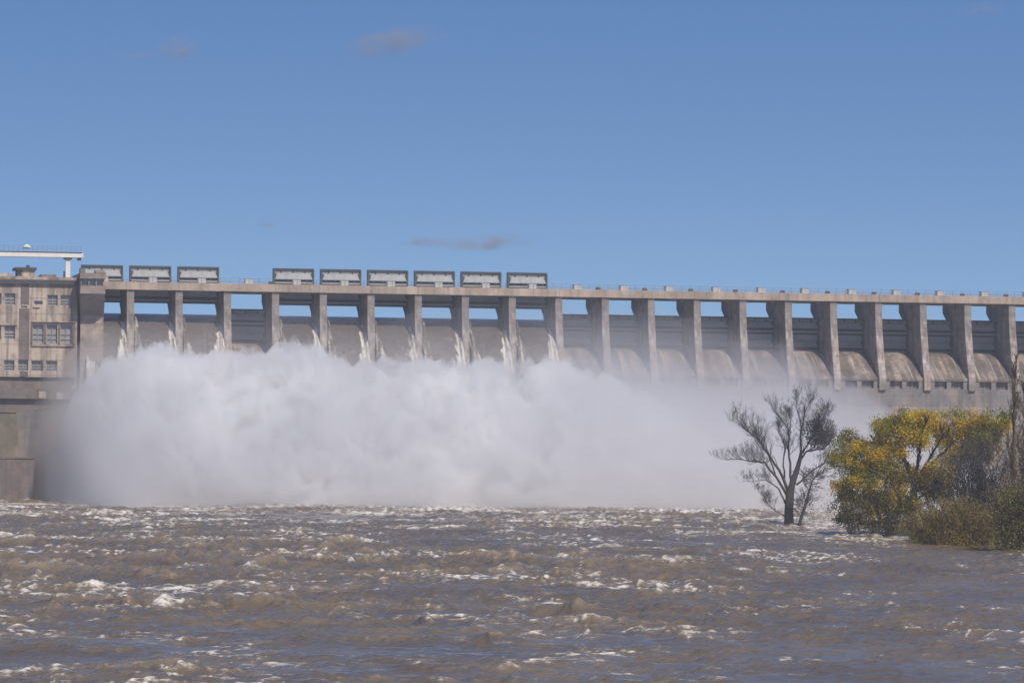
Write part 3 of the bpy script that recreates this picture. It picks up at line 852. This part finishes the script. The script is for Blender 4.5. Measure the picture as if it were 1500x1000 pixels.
for pix, r0, r1_, tw, tl in LIMBS:
    limb(mb, [bz(*p) for p in pix], YB_, r0 * .75, r1_ * .7, int(tw * 1.0), tl * 1.05, 3, .7, None, 3.0, .8, .009, .25, (2, 4))
o = mb.build('branch', 'bark', bt, True); inv(o)
# dense dark ball of evergreen growth in the crown
cc = at(*bz(695, 305), YB_)
n = 3000
v_ = rng.normal(size=(n, 3)); v_ /= np.linalg.norm(v_, axis=1)[:, None]
r_ = rng.uniform(0, 1, n) ** .45
lump = 1 + .22 * np.sin(v_[:, 0] * 5 + 1) * np.cos(v_[:, 2] * 6) 
cen = np.array(cc) + v_ * (r_ * lump)[:, None] * np.array([2.35, 2.2, 2.4]) + np.array([0, 0, -.25])
cols = np.array([.085, .08, .065]) * rng.uniform(.6, 1.5, (n, 1)) + rng.uniform(0, .012, (n, 3))
o = leaf_cards('mistletoe', cen, .13, cols, bt); inv(o)
# sapling beside it
sb = at(*bz(562, 915), YB_ - 4)
sap = empty('sapling', 'thin leaning leafless sapling beside the bare tree', 'tree', (sb.x, sb.y, 0))
mb = MB(); pts = [at(*bz(x, y), YB_ - 4) for x, y in ((560, 950), (575, 880), (605, 790), (635, 680), (655, 620), (690, 575))]
mb.tube(pts, [.28, .24, .2, .15, .1, .05], 7)
o = mb.build('trunk', 'bark', sap, True); inv(o)
mb = MB()
for k in range(52):
    f = random.uniform(.2, 1); j = min(4, int(f * 5)); d = (pts[j + 1] - pts[j]).normalized()
    grow(mb, pts[j].lerp(pts[j + 1], random.random()), d * .4 + Vector((random.gauss(.1, .9), random.gauss(0, .8), random.gauss(.1, .5))), random.uniform(.8, 2.2), .045, 2, .15, .6, .024)
o = mb.build('branch', 'bark', sap, True); inv(o)

# autumn tree -------------------------------------------------------
YY = 500
base = at(1345, 786, YY)
yt = empty('autumn_tree', 'spreading tree with yellow and green autumn leaves on dark limbs', 'tree', (base.x, base.y, 0))
def yz(px, py): return (1200 + px * .27, 560 + py * .27)
mb = MB()
mb.tube([at(*yz(500, 850), YY), at(*yz(505, 760), YY), at(*yz(510, 640), YY), at(*yz(515, 520), YY)], [.75, .6, .52, .45], 9)
o = mb.build('trunk', 'bark_dark', yt, True); inv(o)
mb = MB()
for pix, r0, r1_ in (([(515, 540), (535, 450), (545, 380), (560, 280), (580, 190)], .30, .08), ([(512, 540), (470, 450), (460, 390), (440, 300), (430, 220)], .28, .08),
                     ([(510, 560), (480, 440), (400, 370), (300, 330), (190, 330)], .26, .06), ([(520, 540), (580, 440), (640, 340), (690, 260)], .26, .07),
                     ([(520, 530), (610, 440), (720, 330), (800, 260), (880, 220)], .24, .06), ([(510, 600), (640, 500), (760, 470), (850, 450)], .24, .06), ([(820, 460), (900, 330), (980, 240)], .16, .05),
                     ([(505, 640), (400, 560), (280, 480), (140, 440)], .26, .05), ([(505, 680), (380, 640), (240, 640), (130, 560)], .24, .05), ([(505, 720), (400, 690), (260, 700), (110, 750)], .2, .05),
                     ([(505, 740), (420, 760), (330, 780), (230, 790)], .16, .05), ([(520, 640), (600, 590), (680, 520)], .18, .05)):
    limb(mb, [yz(*p) for p in pix], YY, r0, r1_, 10, 1.7, 2, .3, None, 3.0, .6, .03)
o = mb.build('branch', 'bark_dark', yt, True); inv(o)
Ylw, Org, Grn, Olv, Dgr, Brn = (.74, .50, .02), (.64, .37, .03), (.21, .21, .03), (.42, .33, .03), (.14, .135, .04), (.21, .15, .055)
CL = [  # zoomed px, py, rx, rz (px), n, main colour, second colour
    (545, 215, 100, 70, 1500, Ylw, Olv), (470, 250, 85, 70, 1100, Ylw, Grn), (640, 240, 70, 60, 900, Org, Olv), (560, 305, 95, 40, 900, Ylw, Olv), (400, 215, 60, 50, 500, Grn, Olv), (410, 290, 55, 35, 400, Olv, Ylw),
    (240, 345, 75, 35, 600, Ylw, Grn), (310, 395, 95, 45, 1200, Ylw, Org), (150, 340, 60, 60, 600, Grn, Brn), (140, 425, 55, 70, 600, Dgr, Grn), (245, 440, 80, 50, 900, Ylw, Olv), (350, 470, 60, 45, 600, Grn, Olv),
    (270, 510, 80, 50, 700, Grn, Dgr), (230, 545, 60, 50, 600, Olv, Ylw), (130, 575, 55, 55, 650, Org, Olv), (130, 620, 50, 35, 300, Olv, Brn), (160, 690, 70, 50, 550, Dgr, Brn), (250, 640, 80, 60, 600, Dgr, Brn), (130, 745, 40, 30, 200, Brn, Dgr),
    (420, 520, 60, 45, 700, Ylw, Olv), (520, 510, 80, 45, 1000, Ylw, Org), (600, 545, 60, 45, 700, Ylw, Org), (690, 470, 50, 70, 700, Ylw, Olv), (610, 470, 60, 40, 400, Olv, Ylw), (320, 640, 70, 55, 600, Olv, Ylw), (430, 620, 80, 60, 700, Olv, Ylw), (410, 700, 90, 60, 800, Olv, Grn), (300, 720, 70, 50, 500, Olv, Brn),
    (760, 200, 60, 55, 600, Grn, Olv), (830, 235, 75, 55, 900, Org, Olv), (900, 225, 70, 50, 700, Olv, Grn), (985, 235, 55, 55, 700, Olv, Ylw), (850, 310, 80, 50, 700, Olv, Grn), (790, 370, 80, 35, 600, Olv, Org), (985, 175, 20, 30, 120, Dgr, Grn), (720, 410, 60, 35, 400, Ylw, Olv),
    (380, 770, 100, 40, 500, Olv, Brn), (560, 600, 70, 50, 500, Olv, Grn), (350, 330, 70, 55, 500, Ylw, Grn), (440, 360, 55, 45, 350, Olv, Ylw), (770, 275, 70, 50, 600, Olv, Ylw), (700, 320, 50, 45, 350, Ylw, Olv), (330, 260, 60, 45, 400, Grn, Olv), (420, 460, 50, 50, 350, Grn, Olv), (90, 400, 40, 60, 350, Grn, Olv), (480, 650, 90, 60, 600, Olv, Brn), (640, 610, 80, 50, 500, Grn, Olv), (670, 560, 60, 50, 450, Olv, Ylw), (860, 390, 70, 60, 500, Olv, Brn), (930, 330, 60, 60, 500, Olv, Grn), (230, 600, 90, 60, 600, Olv, Grn), (180, 500, 70, 60, 500, Olv, Ylw)]
cen, cols = [], []
for px, py, rx, rz, n, c1, c2 in CL:
    sx = .27 / FPX * YY
    k = max(2, int(n / 55))
    subs = rng.normal(size=(k, 3)) * np.array([rx * sx * .5, 1.2, rz * sx * .5])
    P0 = np.array(at(*yz(px, py), YY + rng.uniform(-2.5, 2.5)))
    n = int(n * 3.2)
    w = rng.integers(0, k, n)
    cen.append(P0 + subs[w] + rng.normal(size=(n, 3)) * np.array([.5, .5, .42]))
    mixf = rng.uniform(0, 1, (k, 1))[w] ** 1.3
    c = np.array(c1) * (1 - mixf) + np.array(c2) * mixf
    cols.append(c * rng.uniform(.6, 1.25, (n, 1)))
cen, cols = np.concatenate(cen), np.concatenate(cols)
cen[:, 2] = np.maximum(cen[:, 2], .15)
o = leaf_cards('crown', cen, .125, np.clip(cols, .01, .7), yt); inv(o)

def twig_bush(name, label, x0, x1, ytop, ybase, Yd, n, bark_m, cols_, leaves, lsize=.13, cat='bush', arch=.5, depthr=3.0, rb=.07, zlean=.0, dome=0):
    bx = (x0 + x1) / 2
    b0 = at(bx, ybase, Yd)
    root = empty(name, label, cat, (b0.x, b0.y, 0))
    s = Yd / FPX
    hw = (x1 - x0) / 2 * s; hh = (ybase - ytop) * s
    mb = MB(); tips = []
    for k in range(n):
        a = random.uniform(-1, 1)
        st_ = Vector((b0.x + a * hw * .45, Yd + random.uniform(-1, 1) * depthr * .5, -.2))
        top = Vector((b0.x + a * hw * random.uniform(.75, 1.1) + random.gauss(0, hw * .1) + zlean * hh, Yd + random.uniform(-1, 1) * depthr, hh * (1 - arch * a * a) * random.uniform(.55, 1.0)))
        pts = branch_path(st_, top, .18, 6)
        mb.tube(pts, [rb * (1 - .8 * i / 6) for i in range(7)], 5, cap=False)
        tips.extend(pts[2:])
        for q in range(5):
            j = random.randint(1, 5); d = (pts[j + 1] - pts[j]).normalized()
            grow(mb, pts[j].lerp(pts[j + 1], random.random()), d + Vector((random.gauss(0, .6), random.gauss(0, .6), random.gauss(.1, .4))), hh * random.uniform(.12, .28), rb * .5, 1, .2, .6, .02, (2, 4), tips=tips)
    o = mb.build('stem', bark_m, root, True); inv(o)
    if leaves:
        idx = rng.integers(0, len(tips), leaves)
        T = np.array([tuple(t) for t in tips])[idx] + rng.normal(size=(leaves, 3)) * .22
        if dome:
            v3 = rng.normal(size=(dome, 3)); v3[:, 2] = np.abs(v3[:, 2]); v3 /= np.linalg.norm(v3, axis=1)[:, None]
            lob = 1 + .16 * np.sin(v3[:, 0] * 7 + x0) * np.cos(v3[:, 2] * 8 + v3[:, 1] * 5) + .10 * np.sin(v3[:, 0] * 17 + v3[:, 2] * 13)
            v3 *= (rng.uniform(.35, 1, dome) ** .6 * lob)[:, None]
            T2 = np.array([b0.x, Yd, 0]) + v3 * np.array([hw * 1.02, depthr, hh * .92])
            T = np.concatenate([T, T2]); leaves = leaves + dome
        T[:, 2] = np.maximum(T[:, 2], .05)
        nb = len(cols_)
        f = (fbm(T[:, 0] * .9 + x0, T[:, 2] * .9 + T[:, 1] * .6, 2, 5) * .8 + .5 + rng.normal(size=leaves) * .18) * nb
        ci = np.clip(f.astype(int), 0, nb - 1)
        cl = np.array(cols_)[ci] * rng.uniform(.78, 1.18, (leaves, 1))
        o = leaf_cards('foliage', T, lsize, cl, root); inv(o)
    return root
twig_bush('bush', 'rounded olive brown bush at the water edge in front of the yellow tree', 1325, 1470, 728, 802, 448, 130, 'bark_warm', [(.21, .175, .05), (.31, .235, .065), (.36, .24, .07), (.30, .255, .065)], 12000, .075, arch=.5, depthr=3.2, dome=26000)
twig_bush('bush', 'tangled grey leafless thicket between the yellow tree and the poplar', 1375, 1495, 640, 800, 470, 120, 'bark', [(.12, .105, .09), (.16, .14, .12), (.13, .125, .11)], 5000, .09, arch=.35, depthr=3.5, rb=.06, dome=6000)
twig_bush('bush', 'small thin bush with sparse yellow leaves at the left end of the bank', 1262, 1345, 700, 792, 488, 30, 'bark_dark', [(.07, .06, .02), (.20, .17, .03), (.28, .21, .03)], 1500, .13, arch=.2, depthr=1.5, rb=.05)
twig_bush('bush', 'low dark bush trailing in the water under the yellow tree', 1225, 1290, 720, 783, 496, 26, 'bark_dark', [(.17, .15, .05), (.26, .20, .055)], 1300, .12, arch=.5, depthr=1.2, rb=.05)
twig_bush('reeds', 'tall green reeds at the water edge under the poplar', 1452, 1540, 715, 808, 436, 200, 'bark_warm', [(.24, .24, .06), (.34, .30, .075), (.26, .21, .07)], 9000, .11, 'reeds', .15, 2.0, .03, dome=6000)
twig_bush('bush', 'rusty brown bush at the right edge behind the reeds', 1478, 1560, 600, 800, 462, 60, 'bark_warm', [(.22, .15, .05), (.28, .20, .055), (.19, .15, .055)], 5000, .12, arch=.2, depthr=2.5)
# poplars: narrow upright trees at the right edge
def poplar(px, ytop, ybase, Yd, label, hwpx, nb):
    b0 = at(px, ybase, Yd); tp_ = at(px + 4, ytop, Yd)
    root = empty('poplar_tree', label, 'tree', (b0.x, b0.y, 0), group='bare poplars at the right edge')
    mb = MB()
    pts = branch_path((b0.x, Yd, -.3), tuple(tp_), .03, 9)
    mb.tube(pts, [.26 * (1 - .92 * i / 9) + .015 for i in range(10)], 7)
    o = mb.build('trunk', 'bark_warm', root, True); inv(o)
    mb = MB(); s = Yd / FPX; tips = []
    H_ = tp_.z
    for k in range(nb):
        f = random.uniform(.06, .93); j = min(8, int(f * 9)); q = pts[j].lerp(pts[j + 1], f * 9 - j)
        a = random.uniform(0, 2 * math.pi); w = hwpx * s * (1 - .75 * f)
        L_ = random.uniform(.10, .20) * H_ * (1.1 - .6 * f)
        d = Vector((math.cos(a) * w, math.sin(a) * w, L_ * 1.0))
        grow(mb, q, d, d.length, .05 * (1.1 - f), 2, .9, .3, .022, (3, 5), (.4, .6), tips)
    o = mb.build('branch', 'bark_warm', root, True); inv(o)
    n = 700
    T = np.array([tuple(t) for t in tips])[rng.integers(0, len(tips), n)] + rng.normal(size=(n, 3)) * .1
    cl = np.array([(.10, .075, .03), (.14, .09, .03), (.08, .075, .03)])[rng.integers(0, 3, n)] * rng.uniform(.6, 1.3, (n, 1))
    o = leaf_cards('foliage', T, .08, cl, root); inv(o)
poplar(1484, 520, 800, 455, 'taller narrow poplar with bare upright twigs at the right edge', 5, 46)
poplar(1500, 548, 800, 459, 'shorter narrow poplar close right of the taller poplar', 4, 34)
# bank under the bushes
bx = np.linspace(0, 1, 60); by = np.linspace(0, 1, 40)
Ub, Vb = np.meshgrid(bx, by)
Yb = 446 + 90 * Vb
Xb = (590 / FPX + (-.022) * sstep(0, .5, Vb)) * Yb + Ub * 90
Zb = -1.2 + 1.9 * sstep(0, .12, Ub) * sstep(0, .10, Vb) + .35 * fbm(Xb * .3, Yb * .3, 3, 3)
o = np_mesh('river_bank', np.stack([Xb, Yb, Zb], -1).reshape(-1, 3), grid_quads(40, 60), 'earth')
tag(o, 'low dark muddy river bank under the bushes', None, None, 'structure')

# ------------------------------------------------------------------ spray and mist (volumes)
def vol_mat(name, color, aniso, build):
    m, nt, out = new_mat(name)
    vs = N(nt, 'ShaderNodeVolumeScatter')
    vs.inputs['Color'].default_value = (*color, 1)
    vs.inputs['Anisotropy'].default_value = aniso
    d = build(nt)
    csock = None
    if isinstance(d, tuple): d, csock = d
    if csock is not None: nt.links.new(csock, vs.inputs['Color'])
    if isinstance(d, (int, float)): vs.inputs['Density'].default_value = d
    else: nt.links.new(d, vs.inputs['Density'])
    ab = N(nt, 'ShaderNodeVolumeAbsorption')
    ab.inputs['Color'].default_value = (*color, 1)
    if csock is not None: nt.links.new(csock, ab.inputs['Color'])
    if isinstance(d, (int, float)): ab.inputs['Density'].default_value = d
    else: nt.links.new(d, ab.inputs['Density'])
    add = N(nt, 'ShaderNodeAddShader')
    nt.links.new(vs.outputs[0], add.inputs[0]); nt.links.new(ab.outputs[0], add.inputs[1])
    nt.links.new(add.outputs[0], out.inputs['Volume'])
    return m
def prof_t(pts, yl):
    r_ = [TZ(x, y, yl) for x, y in pts]
    return np.array([q[0] for q in r_]), np.array([q[1] for q in r_])
SPX = [(54, 738), (70, 700), (86, 640), (112, 578), (150, 536), (180, 524), (215, 512), (240, 508), (265, 520), (300, 526), (345, 520), (385, 522), (420, 500), (450, 503), (485, 522), (520, 538), (560, 528), (600, 532), (650, 538), (700, 533), (750, 533), (800, 530), (850, 540), (890, 556), (930, 578), (970, 600), (1020, 640), (1080, 700), (1120, 740)]
st, sz = prof_t(SPX, -16)
nu, nv_ = 260, 90
tt = np.linspace(st[0], st[-1], nu)
yy = np.linspace(-2.0, -70, nv_)
Tg, Yg = np.meshgrid(tt, yy)
Hs = np.interp(Tg, st, sz)
uu = -Yg
shape = np.interp(uu, [2, 10, 18, 28, 40, 55, 70], [.93, .98, 1.0, .93, .72, .38, .02])
Hs = Hs * shape
lumps = 1 - np.abs(perlin(Tg * .12, Yg * .12, 5)) * 2
lumps2 = 1 - np.abs(perlin(Tg * .3 + 4, Yg * .3, 6)) * 2
lumps3 = 1 - np.abs(perlin(Tg * .8 + 4, Yg * .8, 7)) * 2
amp = np.clip(Hs / 12, .0, 1)
Hs = Hs + amp * (2.8 * (lumps - .5) + 1.8 * (lumps2 - .45) + 1.1 * (lumps3 - .5) - .3)
Hs = np.maximum(Hs, -.9)
Hs[0, :] = Hs[-1, :] = -.9; Hs[:, 0] = Hs[:, -1] = -.9
top = np.stack([Tg, Yg, Hs], -1).reshape(-1, 3)
bot = np.stack([Tg, Yg, np.full_like(Tg, -1.0)], -1).reshape(-1, 3)
q1 = grid_quads(nv_, nu)[:, ::-1]
K = nu * nv_
ring = np.concatenate([np.arange(nu), np.arange(1, nv_) * nu + nu - 1, (nv_ - 1) * nu + np.arange(nu - 2, -1, -1), np.arange(nv_ - 2, 0, -1) * nu])
side = np.stack([ring, np.roll(ring, -1), np.roll(ring, -1) + K, ring + K], -1)
def spray_density(nt):
    v = mapping(nt, (1, 1, .85))
    n1 = noise(nt, v, .13, 6, .66)
    n1.node.inputs['Distortion'].default_value = .6
    tc = N(nt, 'ShaderNodeTexCoord'); sp = N(nt, 'ShaderNodeSeparateXYZ'); nt.links.new(tc.outputs['Object'], sp.inputs[0])
    fx = math_node(nt, 'DIVIDE', math_node(nt, 'ADD', sp.outputs['X'], 100.0), 160.0)
    fx = math_node(nt, 'ADD', fx, math_node(nt, 'MULTIPLY', math_node(nt, 'SUBTRACT', sp.outputs['Z'], 14.0), .0045))
    fade = ramp(nt, fx, [(.03, .02), (.09, .15), (.19, 1), (.66, 1), (.98, .03)])      # thins out to the right
    n2 = noise(nt, mapping(nt, (1, 1, .8), loc=(31, 7, 3)), .05, 4, .6)
    white = mix(nt, ramp(nt, n2, [(.42, 0), (.58, 1)]), (.930, .923, .926), (.990, .987, .982))   # freshly broken water is whiter than drifting spray
    return math_node(nt, 'MULTIPLY', math_node(nt, 'MULTIPLY', ramp(nt, n1, [(.42, .02), (.48, .25), (.57, 1)]), fade), 1.25), white
M['spray'] = vol_mat('white_spray', (.93, .918, .94), .3, spray_density)
o = np_mesh('spray', np.concatenate([top, bot]), np.concatenate([q1, grid_quads(nv_, nu) + K, side]), 'spray', smooth=False)
o.location = D(0, 0, 0); o.rotation_euler.z = PHI
tag(o, 'dense billowing white spray cloud thrown up at the foot of the open gates', None, None, 'stuff')

# thinner drifting mist around and to the right of it
MPX = [(-40, 690), (20, 640), (60, 570), (110, 520), (160, 490), (300, 478), (420, 455), (500, 480), (650, 470), (780, 440), (900, 460), (1000, 480), (1100, 500), (1180, 540), (1260, 590), (1340, 640), (1440, 720)]
mt, mz = prof_t(MPX, -20)
nu2, nv2 = 120, 40
tt = np.linspace(mt[0], mt[-1], nu2); vv = np.linspace(0, 1, nv2)
Tg, Vg = np.meshgrid(tt, vv)
tl_ = TZ(52, 700, -14)[0]
front = np.interp(Tg, [tl_ + .5, tl_ + 7], [13.4, 92])          # behind the river wall at the left end
Yg = 6.0 - Vg * (6.0 + front)
Hm = np.interp(Tg, mt, mz) * np.interp(Vg * 98, [0, 6, 36, 66, 86, 98], [1, 1, 1.0, .6, .25, .0])
Hm = Hm + np.clip(Hm / 10, 0, 1) * (2.5 * fbm(Tg * .08, Yg * .08, 3, 12) + 2.0)
Hm = np.maximum(Hm, -.85); Hm[0, :] = Hm[-1, :] = -.85; Hm[:, 0] = Hm[:, -1] = -.85
K2 = nu2 * nv2
top = np.stack([Tg, Yg, Hm], -1).reshape(-1, 3); bot = np.stack([Tg, Yg, np.full_like(Tg, -1.1)], -1).reshape(-1, 3)
ring = np.concatenate([np.arange(nu2), np.arange(1, nv2) * nu2 + nu2 - 1, (nv2 - 1) * nu2 + np.arange(nu2 - 2, -1, -1), np.arange(nv2 - 2, 0, -1) * nu2])
side = np.stack([ring, np.roll(ring, -1), np.roll(ring, -1) + K2, ring + K2], -1)
def mist_density(nt):
    v = mapping(nt, (1, 1, .5))
    n1 = noise(nt, v, .06, 4, .58)
    tc = N(nt, 'ShaderNodeTexCoord'); sp = N(nt, 'ShaderNodeSeparateXYZ'); nt.links.new(tc.outputs['Object'], sp.inputs[0])
    fz = math_node(nt, 'DIVIDE', sp.outputs['Z'], 42.0, clamp=True)
    fall = ramp(nt, fz, [(.0, 1), (.28, .85), (.50, .50), (.68, .20), (.98, .0)])
    fx = math_node(nt, 'DIVIDE', math_node(nt, 'ADD', sp.outputs['X'], 110.0), 220.0)
    along = ramp(nt, fx, [(.02, .62), (.09, .62), (.16, .42), (.24, .32), (.45, .36), (.60, .6), (.70, .52), (.80, .34), (.90, .20)])
    d = math_node(nt, 'MULTIPLY', math_node(nt, 'MULTIPLY', ramp(nt, n1, [(.34, .25), (.66, 1)]), fall), along)
    return math_node(nt, 'MULTIPLY', d, .19)
M['mist'] = vol_mat('drifting_mist', (.918, .908, .916), .35, mist_density)
o = np_mesh('mist', np.concatenate([top, bot]), np.concatenate([grid_quads(nv2, nu2)[:, ::-1], grid_quads(nv2, nu2) + K2, side]), 'mist', smooth=False)
o.location = D(0, 0, 0); o.rotation_euler.z = PHI
tag(o, 'thin grey mist drifting from the spray across the dam face', None, None, 'stuff')

# air
m, nt, out = new_mat('hazy_air')
pv = N(nt, 'ShaderNodeVolumePrincipled')
pv.inputs['Color'].default_value = (.90, .93, 1, 1)
pv.inputs['Density'].default_value = .00018
pv.inputs['Anisotropy'].default_value = .2
nt.links.new(pv.outputs[0], out.inputs['Volume'])
M['haze'] = m
b = MB(); b.box(-1600, 1600, -1600, 1600, -5.5, 56); tag(b.build('haze', 'haze'), 'thin pale blue air between the camera and the dam', None, None, 'stuff')

# clouds: small thin wisps far away
def cloud(x, y, Yd, wpx, hpx, dens, label, seed, tilt=0):
    c = at(x, y, Yd); s = Yd / FPX
    n1_, n2_ = 40, 20
    a = np.linspace(0, 2 * np.pi, n1_, endpoint=False); e = np.linspace(-np.pi / 2, np.pi / 2, n2_)
    A, E = np.meshgrid(a, e)
    P = np.stack([np.cos(E) * np.cos(A) * wpx / 2 * s, np.cos(E) * np.sin(A) * wpx / 3 * s, np.sin(E) * hpx / 2 * s], -1)
    f = 1 + .3 * perlin(A * 1.2 + seed, E * 1.5, seed) * np.cos(E)
    P *= f[..., None]
    idx = np.arange(n1_ * n2_).reshape(n2_, n1_)
    q = np.stack([idx[:-1], np.roll(idx, -1, 1)[:-1], np.roll(idx, -1, 1)[1:], idx[1:]], -1).reshape(-1, 4)
    def dn(nt):
        L_ = wpx * s
        tc = N(nt, 'ShaderNodeTexCoord')
        mpn = N(nt, 'ShaderNodeMapping'); mpn.inputs['Scale'].default_value = (2 / L_, 3 / L_, 2 / (hpx * s)); nt.links.new(tc.outputs['Object'], mpn.inputs['Vector'])
        # straighten the tilt before measuring the distance to the middle
        wn = N(nt, 'ShaderNodeTexNoise'); wn.inputs['Scale'].default_value = 1.0; wn.inputs['Detail'].default_value = 4
        nt.links.new(mapping(nt, (4 / L_, 4 / L_, 7 / L_), loc=(seed * 3, 1, 0)), wn.inputs['Vector'])
        wv = N(nt, 'ShaderNodeVectorMath', operation='MULTIPLY_ADD'); wv.inputs[1].default_value = (1.1, 1.1, 1.6)
        nt.links.new(wn.outputs['Color'], wv.inputs[0]); nt.links.new(mpn.outputs[0], wv.inputs[2])
        wo = N(nt, 'ShaderNodeVectorMath', operation='SUBTRACT'); wo.inputs[1].default_value = (.55, .55, .8); nt.links.new(wv.outputs[0], wo.inputs[0])
        ln = N(nt, 'ShaderNodeVectorMath', operation='LENGTH'); nt.links.new(wo.outputs[0], ln.inputs[0])
        fall = math_node(nt, 'SUBTRACT', 1.0, ln.outputs['Value'], clamp=True)
        nn = noise(nt, mapping(nt, (5 / L_, 5 / L_, 9 / L_), loc=(seed, 0, 0)), 1.0, 4, .6)
        return math_node(nt, 'MULTIPLY', math_node(nt, 'MULTIPLY', fall, ramp(nt, nn, [(.38, 0), (.65, 1)])), dens * .55 / (wpx * s))
    mt_ = vol_mat('cloud_vapour', (.52, .54, .64), .0, dn)
    o = np_mesh('cloud', P.reshape(-1, 3), q, mt_, smooth=False)
    o.location = c; o.rotation_euler.y = -tilt
    tag(o, label, 'cloud', 'small cloud wisps in the blue sky')
cloud(577, 62, 9000, 170, 44, 11, 'largest lilac grey cloud wisp high in the sky', 3, .16)
cloud(262, 72, 9000, 70, 44, 7, 'small faint cloud puff high at the upper left', 5)
cloud(205, 80, 9000, 80, 14, 4, 'very faint flat wisp left of the small upper left puff', 6, .05)
cloud(712, 356, 9500, 165, 26, 13, 'long flat cloud wisp low above the raised gates', 8, .06)
cloud(622, 354, 9500, 90, 16, 10, 'short thin cloud streak left of the long low wisp', 9, .02)
cloud(393, 330, 9500, 34, 10, 8, 'tiny cloud fleck above the left part of the raised gates', 10)
cloud(1440, 14, 9000, 80, 24, 3, 'very faint cloud wisp in the upper right corner', 12)

# ------------------------------------------------------------------ light
SUN_EL, SUN_AZ = math.radians(51), math.radians(32)        # azimuth from -Y towards +X
sd = Vector((math.sin(SUN_AZ) * math.cos(SUN_EL), -math.cos(SUN_AZ) * math.cos(SUN_EL), math.sin(SUN_EL)))
sun = bpy.data.lights.new('sun', 'SUN'); sun.energy = 4.5; sun.angle = math.radians(.53); sun.color = (1, .915, .80)
so = bpy.data.objects.new('sun', sun); C.objects.link(so)
so.rotation_euler = (-sd).to_track_quat('-Z', 'Y').to_euler(); so.location = (0, 0, 200)
w = bpy.data.worlds.new('World'); sc.world = w; w.use_nodes = True
nt = w.node_tree; nt.nodes.clear()
out = N(nt, 'ShaderNodeOutputWorld'); bg = N(nt, 'ShaderNodeBackground')
sky = N(nt, 'ShaderNodeTexSky', sky_type='NISHITA')
sky.sun_disc = False; sky.sun_elevation = SUN_EL; sky.sun_rotation = math.pi - SUN_AZ
sky.altitude = 1500; sky.air_density = 1.0; sky.dust_density = .1; sky.ozone_density = 3.0
tc = N(nt, 'ShaderNodeTexCoord'); mp_ = N(nt, 'ShaderNodeMapping')
mp_.inputs['Scale'].default_value = (1, 1, 3.4); mp_.inputs['Location'].default_value = (0, 0, .13)
nt.links.new(tc.outputs['Generated'], mp_.inputs['Vector'])
nrmz = N(nt, 'ShaderNodeVectorMath', operation='NORMALIZE'); nt.links.new(mp_.outputs[0], nrmz.inputs[0]); nt.links.new(nrmz.outputs[0], sky.inputs['Vector'])
sz_ = N(nt, 'ShaderNodeSeparateXYZ'); nt.links.new(tc.outputs['Generated'], sz_.inputs[0])
el_ = math_node(nt, 'DIVIDE', sz_.outputs['Z'], .13, clamp=True)
nt.links.new(mix(nt, 1.0, sky.outputs[0], ramp(nt, el_, [(.25, (.98, 1.02, .94)), (.9, (.90, 1.05, 1.15))]), 'MULTIPLY'), bg.inputs['Color']); bg.inputs['Strength'].default_value = .142
nt.links.new(bg.outputs[0], out.inputs['Surface'])

sc.view_settings.view_transform = 'Standard'; sc.view_settings.look = 'None'
sc.view_settings.exposure = .03; sc.view_settings.gamma = 1
sc.render.engine = 'CYCLES'
cy = sc.cycles
cy.use_denoising = True
cy.max_bounces = 14; cy.diffuse_bounces = 3; cy.glossy_bounces = 3; cy.transmission_bounces = 3
cy.volume_bounces = 10; cy.transparent_max_bounces = 16
cy.volume_step_rate = 1.0; cy.volume_max_steps = 256
